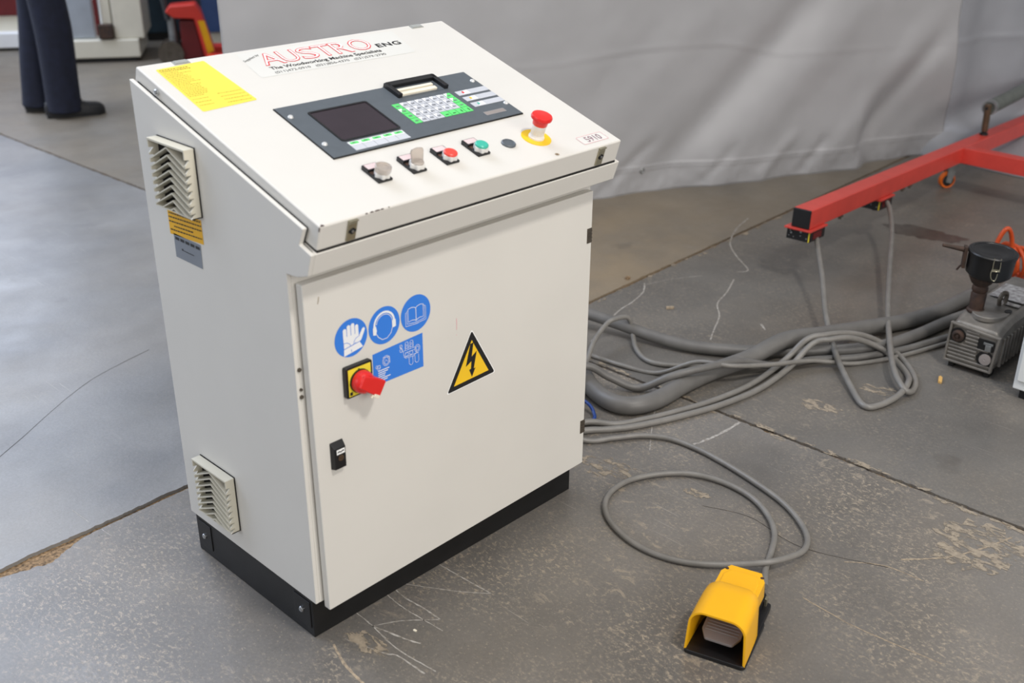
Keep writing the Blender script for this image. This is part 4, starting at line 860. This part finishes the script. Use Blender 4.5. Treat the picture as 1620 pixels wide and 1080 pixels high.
for k in range(9):
    z = 0.034+k*0.012; a0, a1 = 0.338, 0.476
    if z > 0.075: a0 = 0.385 if z > 0.085 else 0.338; a1 = 0.425 if z > 0.085 else 0.46
    if z < 0.075 and z > 0.035: a1 = 0.425
    g = G(); g.box(PF, a0, a1, z, z+0.0065, -0.006, 0.002); obj('rib', g, 'cast', pump, bevel=0.002)
for sh in (disc(0.361, 0.110, 0.0235, 28), disc(0.452, 0.060, 0.0250, 28), rrect(0.424, 0.473, 0.088, 0.121, 0.003)):
    g = G(); g.prism(PF, sh, -0.006, 0.001); obj('end_recess', g, 'black', pump, smooth=0)
g = G(); g.lathe(PF, 0.363, 0.110, [(0.019, 0), (0.018, 0.007), (0.013, 0.010), (0.010, 0.010), (0.009, 0.006), (0.005, 0.006), (0.004, 0.012)], 24); obj('inlet_fitting', g, 'rust', pump)
g = G(); g.lathe(PF, 0.455, 0.061, [(0.0175, 0), (0.0175, 0.006), (0.003, 0.007), (0.002, 0.006)], 24); obj('sight_glass', g, 'treadle', pump)
g = G(); g.box(PF, 0.449, 0.466, 0.089, 0.108, 0, 0.006); g.box(PF, 0.442, 0.47, 0.108, 0.115, 0, 0.005); obj('gauge_block', g, 'galv', pump, bevel=0.001)
for k in range(14):
    g = G(); x = PXF+0.03+k*0.026; g.wbox(x, x+0.010, -0.490, -0.480, 0.035, 0.128); obj('cooling_fin', g, 'cast', pump, bevel=0.002)
g = G(); g.prism(Pl((0, 0, 0.1755), (1, 0, 0), (0, 1, 0)), disc(PXF+0.095, -0.41, 0.07, 36, 0.052), -0.012, 0.004); obj('top_boss', g, 'cast', pump, bevel=0.003, seg=3)
g = G(); g.prism(Pl((0, 0, 0.1790), (1, 0, 0), (0, 1, 0)), disc(PXF+0.12, -0.452, 0.016, 20, 0.010), 0, 0.002); obj('oil_port', g, 'black', pump, smooth=0)
for x in (PXF+0.01, PXF+0.33):
    for y in (-0.36, -0.47):
        g = G(); g.wbox(x, x+0.04, y, y+0.015, 0, 0.024); obj('rubber_foot', g, 'rubber', pump)
# inlet pipe and canister
UPZ = lambda x, y, z: Pl((x, y, z), (1, 0, 0), (0, 1, 0), (0, 0, 1))
qx, qy = PXF+0.075, -0.372
g = G(); g.lathe(UPZ(qx, qy, 0.172), 0, 0, [(0.027, 0), (0.027, 0.006), (0.0215, 0.010), (0.0230, 0.058), (0.020, 0.063), (0.0235, 0.069), (0.0235, 0.080), (0.018, 0.088)], 20); obj('inlet_pipe', g, 'rust', pump)
g = G(); g.lathe(UPZ(qx, qy, 0.254), 0, 0, [(0.018, 0), (0.030, 0.012), (0.044, 0.040)], 22); obj('pipe_cone', g, 'rust', pump)
fx, fy = qx+0.004, qy-0.012
cn = G(); cn.lathe(Pl((fx, fy, 0.290), Vector((1, 0, 0.02)), Vector((0, 1, 0.06))), 0, 0, [(0.055, 0), (0.0655, 0.010), (0.068, 0.07), (0.0705, 0.071), (0.0715, 0.078), (0.0685, 0.081), (0.060, 0.0815), (0.058, 0.0795), (0.038, 0.0795), (0.035, 0.078), (0.0, 0.078)], 40); can = obj('filter_canister', cn, 'filter_black', pump)
g = G(); tt = R(215); cp = Vector((fx, fy, 0)); od = Vector((math.cos(tt), math.sin(tt), 0)); tn = Vector((-od.y, od.x, 0)); CP = Pl(cp+od*0.0725+Vector((0, 0, 0.290)), tn, (0, 0, 1))
g.tube(spline([CP(-0.009, 0.080, 0.0), CP(-0.009, 0.045, 0.002), CP(0.009, 0.045, 0.002), CP(0.009, 0.080, 0.0)], 6), 0.0013, 6)
g.tube(spline([CP(-0.010, 0.048, 0.0), CP(-0.013, 0.032, 0.003), CP(-0.008, 0.016, 0.004), CP(0.002, 0.014, 0.004), CP(0.006, 0.034, 0.003)], 6), 0.0013, 6); g.box(CP, -0.011, 0.011, 0.040, 0.046, -0.003, 0.003); obj('canister_clip', g, 'zinc', can)
g = G(); tt = R(120); od = Vector((math.cos(tt), math.sin(tt), 0)); CP2 = Pl(cp+od*0.071+Vector((0, 0, 0.290)), Vector((-od.y, od.x, 0)), (0, 0, 1)); g.box(CP2, -0.015, 0.013, 0.02, 0.085, -0.002, 0.007); g.tube([CP2(-0.01, 0.02, 0.008), CP2(-0.012, 0.005, 0.016)], 0.003, 6); obj('canister_clip', g, 'rust', can)
g = G(); g.tube([CP2(0, 0.075, 0.005), CP2(0.004, 0.085, 0.07)], 0.006, 10, rr=[0.008, 0.005]); obj('canister_spout', g, 'rust', can)
# lifting eye and labels
g = G(); g.tube(spline([(PXF+0.15, -0.412, 0.176), (PXF+0.145, -0.412, 0.200), (PXF+0.155, -0.415, 0.217), (PXF+0.172, -0.42, 0.213), (PXF+0.172, -0.42, 0.190), (PXF+0.165, -0.418, 0.176)], 6), 0.007, 8); obj('lifting_eye', g, 'steel_dark', pump)
g = G(); g.wbox(PXF+0.20, PXF+0.33, -0.465, -0.36, 0.1835, 0.1850); pl2 = obj('paper_label', g, 'paper', pump, smooth=0)
g = G(); g.wbox(PXF+0.165, PXF+0.185, -0.465, -0.40, 0.1815, 0.1830); obj('paper_strip', g, 'paper', pump, smooth=0)

# orange air hose behind the pump
g = G(); pts = [(2.90, -0.135, 0.009), (2.905, -0.14, 0.09), (2.925, -0.15, 0.17), (2.945, -0.165, 0.20), (2.96, -0.18, 0.16), (2.965, -0.185, 0.09)]
for k in range(60):
    t = k*2*math.pi/11; pts.append((2.975+0.0012*k+0.030*math.cos(t), -0.165-0.0020*k+0.045*math.cos(t), 0.068+0.058*math.sin(t)*(1+0.12*math.sin(k*0.7))))
pts += [(3.15, -0.50, 0.02), (3.3, -0.75, 0.012)]
g.tube(spline(pts, 5), 0.0085, 8); ah = obj('air_hose', g, 'orange_hose', smooth=60); tag(ah, 'orange coiled air hose lying behind the pump', 'hose')

# pale cabinet at the right edge
sc = empty('steel_cabinet', (2.35, -0.80, 0), 'pale grey enamelled steel cabinet corner beside the pump', 'cabinet')
g = G(); g.wbox(2.06, 2.62, -1.15, -0.567, 0.03, 0.62); obj('carcass', g, 'lightbox', sc, bevel=0.004)
g = G(); g.wbox(2.075, 2.60, -1.13, -0.585, 0.0, 0.03); obj('plinth', g, 'black', sc)
g = G(); g.wbox(2.054, 2.06, -1.14, -0.577, 0.06, 0.61); dd = obj('door', g, 'lightbox', sc, bevel=0.002)
g = G(); g.tube([(2.050, -1.09, 0.30), (2.035, -1.09, 0.31), (2.035, -1.09, 0.42), (2.050, -1.09, 0.43)], 0.006, 8); obj('handle', g, 'galv', dd)

# small litter on the floor
def litter(x, y, l, wd, ang, mat, lab, cat='debris'):
    g = G(); g.prism(Pl((x, y, 0.0006), (math.cos(ang), math.sin(ang), 0), (-math.sin(ang), math.cos(ang), 0)), [(-l/2, -wd/2), (l*0.3, -wd*0.6), (l/2, 0), (l*0.35, wd/2), (-l*0.4, wd*0.55)], 0, wd*0.6)
    o = obj('wood_splinter', g, mat); tag(o, lab, cat)
litter(2.016, -0.375, 0.045, 0.010, 0.4, 'straw', 'tan wood splinter on the floor in front of the pump')
litter(0.162, -0.107, 0.008, 0.004, 1.9, 'ivory', 'tiny pale splinter among white scratches before the cabinet')
litter(1.879, 0.53, 0.03, 0.011, -0.6, 'scratch_tan', 'pale flake on the floor left of the red beam end')
litter(1.99, 0.806, 0.022, 0.012, 0.2, 'gravel', 'brown crumb beside the slab joint behind the cabinet')

# ================================================================== TARPAULIN CURTAINS
CA = Vector((2.599, 1.524, 0)); cdv = Vector((0.905, -0.425, 0)).normalized(); cn_ = Vector((cdv.y, -cdv.x, 0)); cn_ = cn_ if cn_.y < 0 else -cn_
def seg_dist(u, v, a, b):
    ax, ay = a; bx, by_ = b; dx, dy = bx-ax, by_-ay; t = ((u-ax)*dx+(v-ay)*dy)/(dx*dx+dy*dy)
    s = ((u-ax)*(-dy)+(v-ay)*dx)/math.hypot(dx, dy); return t, s
def fade(t, a, b): x = max(0, min(1, (t-a)/(b-a))); return x*x*(3-2*x)
FOLDS = [((0.30, 0.02), (1.12, 0.86), -0.028, 0.085), ((0.62, 0.05), (1.35, 0.78), 0.016, 0.10), ((1.40, 0.03), (1.80, 0.58), -0.022, 0.055), ((1.22, 0.03), (1.66, 0.60), 0.012, 0.06), ((-0.1, 0.15), (0.55, 0.75), 0.010, 0.10),
         ((-1.3, 0.1), (-1.0, 1.4), -0.012, 0.09), ((-0.75, 0.2), (-0.5, 1.4), 0.012, 0.12), ((0.02, 0.0), (0.30, 0.22), -0.010, 0.03), ((0.85, 0.0), (1.05, 0.2), 0.010, 0.035), ((0.55, 0.0), (0.72, 0.17), -0.009, 0.03), ((1.1, 0.0), (1.22, 0.16), -0.010, 0.03)]
def disp1(u, v):
    d = 0.02*noise.noise(Vector((u*1.1, v*0.7, 1)))+0.006*noise.noise(Vector((u*4.0-v*2.5, v*3.0, 4)))+0.0016*noise.noise(Vector((u*14, v*12, 8)))
    for a, b, am, wd in FOLDS:
        t, s = seg_dist(u, v, a, b); d += am*math.exp(-(s/wd)**2)*fade(t, -0.15, 0.2)*(1-fade(t, 0.85, 1.25))
    vs = 0.118-0.012*fade(u, 0, 1.5); d += 0.0035*math.exp(-((v-vs)/0.006)**2)+0.003*math.exp(-((v-vs+0.014)/0.004)**2)      # hem weld
    vc = 0.600+0.045*fade(u, -0.4, 0.5)-0.07*fade(u, 0.6, 1.0)+0.01*noise.noise(Vector((u*2, 0, 0)))
    d += (0.0026*math.exp(-((v-vc)/0.009)**2) - 0.0014*math.exp(-((v-vc+0.02)/0.014)**2))*(0.25+0.75*fade(noise.noise(Vector((u*2.3, 7, 0))), -0.25, 0.25))*(1-0.7*fade(u, 1.5, 1.8))                      # storage crease
    low = 1-fade(v, 0.0, 0.22); d += low*(0.012*math.sin(u*9+1)+0.007*math.sin(u*23)+0.004*noise.noise(Vector((u*30, v*20, 3))))
    d -= 0.085*fade(u, 1.40, 1.56)*(1-fade(v, 0.05, 0.55))
    return d
def disp2(u, v):
    d = -0.16+0.05*math.cos((u-2.02)*11)*math.exp(-((u-2.05)/0.3)**2)+0.012*noise.noise(Vector((u*3, v*1.2, 9)))+0.003*noise.noise(Vector((u*12, v*10, 2)))
    d += 0.004*math.exp(-((v-0.55)/0.012)**2)
    lowv = math.exp(-(v/0.075)**1.6); d += lowv*0.60*fade(u, 1.84, 2.15) + lowv*0.02*math.sin(u*21)
    return d
def curtain(name, u0, u1, nu, disp, vs, mat, parent):
    g = G(); V = []
    for i in range(nu+1):
        for v in vs:
            u = lerp(u0, u1+(0.10*(1-fade(v, 0.0, 0.75)) if u0 < 0 else 0), i/nu)
            p = CA+cdv*u+cn_*disp(u, v); V.append((p.x, p.y, max(v+0.003, 0.003)))
    m = len(vs); g.add(V, [[i*m+k, (i+1)*m+k, (i+1)*m+k+1, i*m+k+1] for i in range(nu) for k in range(m-1)])
    o = obj(name, g, mat, parent, smooth=180); s = o.modifiers.new('thickness', 'SOLIDIFY'); s.thickness = 0.0012; return o
vs = [0.006*k for k in range(40)]+[0.24+0.0125*k for k in range(64)]+[1.04+0.08*k for k in range(21)]
def wroot(u): p = CA+cdv*u; return (p.x, p.y, 0)
c1 = empty('tarpaulin_curtain', wroot(0.2), 'grey tarpaulin curtain with a welded hem hanging behind the cabinet', 'curtain')
curtain('sheet', -1.515, 1.90, 300, disp1, vs, 'tarp', c1)
gp_ = CA+cdv*0.269+cn_*(disp1(0.269, 0.101)+0.002)+Vector((0, 0, 0.104)); g = G(); gpl = Pl(gp_, cdv, (0, 0, 1)); 
g.lathe(Pl(gp_, cdv, (0, 0, 1), cn_), 0, 0, [(0.013, -0.002), (0.013, 0.001), (0.010, 0.003), (0.0068, 0.002), (0.0065, -0.001)], 24); obj('grommet', g, 'galv', c1)
c2 = empty('tarpaulin_curtain', wroot(2.4), 'grey tarpaulin curtain behind the red frame, its hem trailing on the floor', 'curtain')
curtain('sheet', 1.78, 3.6, 200, disp2, vs, 'tarp_back', c2)

# ================================================================== PERSON (only the legs are in the picture)
PO = Vector((1.655, 4.74, 0)); pfw = Vector((0.92, -0.40, 0)).normalized(); psd = Vector((-pfw.y, pfw.x, 0))     # psd = the person's left
per = empty('person', PO, 'standing person in navy work trousers and black shoes, turned to the right', 'person')
def pp(f, s, z): return PO+pfw*f+psd*s+Vector((0, 0, z))
def skin(name, nodes, edges, mat, parent, sub=2):
    me = bpy.data.meshes.new(name); base = WORLD[parent]
    me.from_pydata([tuple(pp(*n[:3])-base) for n in nodes], edges, [])
    o = bpy.data.objects.new(name, me); C.objects.link(o); place(o, base, parent)
    sk = o.modifiers.new('skin', 'SKIN'); sk.use_smooth_shade = True
    for i, n in enumerate(nodes):
        sv = me.skin_vertices[0].data[i]; sv.radius = (n[3], n[4]); sv.use_root = (i == 0)
    s = o.modifiers.new('sub', 'SUBSURF'); s.levels = sub; s.render_levels = sub
    me.materials.append(M[mat]); return o
NB = [(0, 0, 0.93, .15, .12), (0, 0, 1.12, .14, .11), (0, 0, 1.34, .17, .115), (0, 0, 1.47, .10, .08), (0.01, 0, 1.55, .055, .055),
      (0.01, 0.095, 0.86, .105, .105), (-0.02, 0.10, 0.50, .105, .10), (-0.06, 0.10, 0.25, .10, .098), (-0.075, 0.10, 0.09, .10, .102), (-0.08, 0.10, 0.035, .104, .108), (-0.08, 0.10, 0.028, .104, .108),
      (0.03, -0.095, 0.86, .105, .108), (0.06, -0.10, 0.50, .108, .105), (0.055, -0.10, 0.25, .102, .100), (0.05, -0.10, 0.09, .100, .104), (0.048, -0.10, 0.035, .104, .112), (0.048, -0.10, 0.028, .104, .112),
      (0, 0.20, 1.42, .065, .06), (0.0, 0.25, 1.15, .052, .05), (0.12, 0.24, 0.93, .042, .04), (0, -0.20, 1.42, .065, .06), (0.0, -0.25, 1.15, .052, .05), (0.12, -0.24, 0.93, .042, .04)]
EB = [(0, 1), (1, 2), (2, 3), (3, 4), (0, 5), (5, 6), (6, 7), (7, 8), (8, 9), (9, 10), (0, 11), (11, 12), (12, 13), (13, 14), (14, 15), (15, 16), (2, 17), (17, 18), (18, 19), (2, 20), (20, 21), (21, 22)]
skin('body', NB, EB, 'denim', per)
# head with hair, hands with fingers (above the frame)
hd = G(); hc = pp(0.02, 0, 1.67); HPl = Pl(hc, pfw, psd, (0, 0, 1))
hd.lathe(HPl, 0, 0, [(0.045, -0.125), (0.058, -0.10), (0.070, -0.06), (0.078, 0.0), (0.076, 0.05), (0.060, 0.09), (0.03, 0.11), (0.0, 0.114)], 28)
hd.prism(Pl(hc+pfw*0.072, psd, (0, 0, 1), pfw), [(-0.012, -0.03), (0.012, -0.03), (0.006, 0.015), (-0.006, 0.015)], 0, 0.022)
for s in (-1, 1): hd.prism(Pl(hc+psd*(s*0.076), pfw, (0, 0, 1)), disc(-0.01, -0.005, 0.016, 12, 0.028), -0.008, 0.008)
head = obj('head', hd, 'skin', per, smooth=60)
hr = G(); hr.lathe(HPl, -0.008, 0, [(0.080, 0.01), (0.085, 0.05), (0.070, 0.10), (0.035, 0.122), (0.0, 0.126)], 28); obj('hair', hr, 'hair', head, smooth=60)
for s in (-1, 1):
    hg = G(); b0 = pp(0.125, s*0.24, 0.92); d0 = (pfw*0.35+Vector((0, 0, -1))).normalized()
    hg.tube([b0, b0+d0*0.04, b0+d0*0.09], 0.03, 12, rr=[0.026, 0.038, 0.036])
    for q in range(4): hg.tube([b0+d0*0.08+pfw*(0.027-0.018*q), b0+d0*(0.125+0.008*(q in (1, 2)))+pfw*(0.029-0.018*q), b0+d0*(0.165+0.010*(q in (1, 2)))+pfw*(0.026-0.018*q)-psd*(s*0.02)], 0.009, 8)
    hg.tube([b0+d0*0.03+pfw*0.03, b0+d0*0.075+pfw*0.055, b0+d0*0.11+pfw*0.055], 0.010, 8); obj('hand', hg, 'skin', per, smooth=60)
def shoe(f, s, yawd):
    c_ = pp(f, s, 0); ca, sa = math.cos(yawd), math.sin(yawd); fx_ = pfw*ca+psd*sa; sx_ = psd*ca-pfw*sa; SP = Pl(c_, fx_, sx_, (0, 0, 1))
    g = G(); prof = [(-0.085, .018, .06), (-0.078, .032, .085), (-0.06, .039, .095), (-0.03, .041, .10), (0.03, .044, .105), (0.09, .050, .085), (0.15, .052, .072), (0.19, .049, .068), (0.215, .040, .060), (0.230, .024, .045), (0.236, .01, .03)]
    vs_ = []; n = 14
    for x, hw, ht in prof:
        for k in range(n):
            t = math.pi*k/(n-1); vs_.append(SP(x, hw*math.cos(t)*(1.0 if 0 < k < n-1 else 1.02), 0.018+(ht-0.018)*max(0.0, math.sin(t))**0.7))
    fs_ = [[i*n+k, i*n+k+1, (i+1)*n+k+1, (i+1)*n+k] for i in range(len(prof)-1) for k in range(n-1)]+[list(range(n)), [(len(prof)-1)*n+k for k in range(n)]]
    g.add(vs_, fs_); g.prism(SP, rpoly([(-0.08, -0.042), (0.1, -0.056), (0.20, -0.050), (0.240, 0.0), (0.20, 0.050), (0.1, 0.056), (-0.08, 0.042)], 0.012, 3), 0, 0.020)
    return obj('shoe', g, 'shoe', per, smooth=60)
shoe(-0.08, 0.10, 0.06); shoe(0.03, -0.10, 0.02)

# ================================================================== FAR WORKSHOP, left of the curtain
hv = Vector((0.83, -0.56, 0)).normalized(); hb = Vector((0.56, 0.83, 0)).normalized()      # across / away in the far part of the hall
def fbox(o, a0, a1, b0, b1, z0, z1, g=None):
    g = g or G(); return g.box(Pl(o, hv, hb, (0, 0, 1)), a0, a1, b0, b1, z0, z1)
# cream machine
o = Vector((2.46, 5.98, 0)); cm = empty('cream_machine', o+hv*0.35, 'cream enamelled machine with a wide base seen beside the person', 'machine')
obj('base', fbox(o, -0.16, 0.36, 0, 0.55, 0.03, 0.155), 'cream', cm, bevel=0.01)
obj('base_foot', fbox(o, -0.12, 0.33, 0.03, 0.5, 0, 0.035), 'black', cm)
obj('side_panel', fbox(o, 0.20, 0.40, 0.02, 0.5, 0.155, 1.3), 'cream', cm, bevel=0.01)
obj('column', fbox(o, 0.13, 0.19, 0.04, 0.4, 0.155, 1.3), 'cream', cm, bevel=0.005)
obj('red_stripe', fbox(o, 0.085, 0.115, 0.02, 0.06, 0.18, 1.3), 'maroon', cm)
obj('sheet_guard', fbox(o, -0.15, 0.075, 0.05, 0.12, 0.16, 1.3), 'silver', cm, bevel=0.01)
obj('rear_panel', fbox(o, -0.16, 0.20, 0.42, 0.5, 0.155, 1.3), 'cream_white', cm)
obj('clamp_block', fbox(o, 0.10, 0.20, -0.02, 0.03, 0.16, 0.26), 'rust', cm, bevel=0.01)
# maroon machine
o = Vector((1.95, 6.95, 0)); mm = empty('maroon_machine', o, 'dark maroon machine on a white base behind the person', 'machine')
obj('base', fbox(o, -1.4, 0.52, 0.05, 0.8, 0.02, 0.13), 'cream_white', mm, bevel=0.01)
obj('skirt', fbox(o, -1.4, 0.50, 0.12, 0.7, 0.13, 0.24), 'cream', mm)
obj('housing', fbox(o, -1.4, 0.46, 0.1, 0.8, 0.24, 1.2), 'maroon', mm, bevel=0.01)
obj('foot', fbox(o, -1.3, 0.4, 0.1, 0.7, 0, 0.02), 'black', mm)
# pallet truck
o = Vector((2.88, 5.52, 0)); pj = empty('pallet_truck', o+hv*0.1, 'red hand pallet truck with a yellow sticker standing behind the cabinet', 'pallet truck')
JP = Pl(o, hv, (0, 0, 1), -hb)
g = G(); g.prism(JP, [(-0.03, 0.36), (0.0, 0.40), (0.17, 0.41), (0.20, 0.36), (0.275, 0.05), (0.20, 0.05), (0.155, 0.31), (0.02, 0.32)], -0.08, 0.08); obj('yoke', g, 'jack_red', pj, bevel=0.012)
g = G(); g.prism(JP, [(0.055, 0.03), (0.20, 0.03), (0.155, 0.30), (0.055, 0.30)], -0.06, 0.06); obj('chassis', g, 'maroon', pj, bevel=0.01)
g = G(); g.prism(JP, [(0.180, 0.30), (0.222, 0.30), (0.265, 0.10), (0.222, 0.08)], 0.0802, 0.082); obj('yellow_sticker', g, 'label_orange', pj, smooth=0)
g = G(); g.lathe(Pl(o+hv*0.0+hb*0.02, hv, hb, (0, 0, 1)), 0, 0, [(0.03, 0.06), (0.03, 0.32)], 16); obj('pump_ram', g, 'galv', pj)
for s in (-0.06, 0.06):
    g = G(); g.lathe(Pl(o-hv*0.02+hb*s+Vector((0, 0, 0.085)), hv, (0, 0, 1)), 0, 0, [(0.06, -0.02), (0.083, -0.022), (0.085, 0.022), (0.06, 0.02)], 24); obj('steer_wheel', g, 'steel_dark', pj)
g = G(); g.tube([o-hv*0.02+Vector((0, 0, 0.30)), o-hv*0.12+Vector((0, 0, 1.1))], 0.02, 10); g.tube([o-hv*0.12-hb*0.15+Vector((0, 0, 1.15)), o-hv*0.12+hb*0.15+Vector((0, 0, 1.15))], 0.018, 8); obj('tiller', g, 'dark_grey', pj)
for s in (-0.2, 0.2):
    g = G(); g.box(Pl(o+hb*s, hv, hb, (0, 0, 1)), 0.22, 1.1, -0.07, 0.07, 0.04, 0.09); obj('fork', g, 'jack_red', pj, bevel=0.005)
# dark post, teal machine behind, blue drum
o = Vector((3.11, 5.64, 0)); g = fbox(o, 0.0, 0.065, 0.0, 0.065, 0.01, 2.4); g = fbox(o, -0.06, 0.125, -0.06, 0.125, 0, 0.01, g); dp = obj('steel_post', g, 'dark_grey', bevel=0.004); tag(dp, 'dark grey steel post at the left edge of the curtain', 'post')
o = Vector((3.05, 6.55, 0)); tm = empty('teal_machine', o+hv*0.3, 'dark teal machine standing far behind the pallet truck', 'machine')
obj('housing', fbox(o, -0.12, 0.75, 0.0, 0.7, 0.06, 1.3), 'teal_dark', tm, bevel=0.01); obj('foot', fbox(o, -0.1, 0.72, 0.03, 0.65, 0, 0.06), 'black', tm)
obj('blue_panel', fbox(o, 0.10, 0.36, -0.03, 0.0, 0.35, 1.25), 'blue_steel', tm, bevel=0.005); obj('pale_panel', fbox(o, 0.13, 0.33, -0.04, -0.03, 0.72, 1.1), 'silver', tm, bevel=0.005)
o = Vector((3.34, 5.86, 0)); bs = empty('blue_cabinet', o+hv*0.3, 'blue steel cabinet partly hidden by the curtain edge', 'cabinet')
obj('carcass', fbox(o, -0.05, 0.5, 0.0, 0.5, 0.12, 1.4), 'blue_steel', bs, bevel=0.006); obj('plinth', fbox(o, -0.03, 0.5, 0.02, 0.48, 0, 0.12), 'cream', bs)
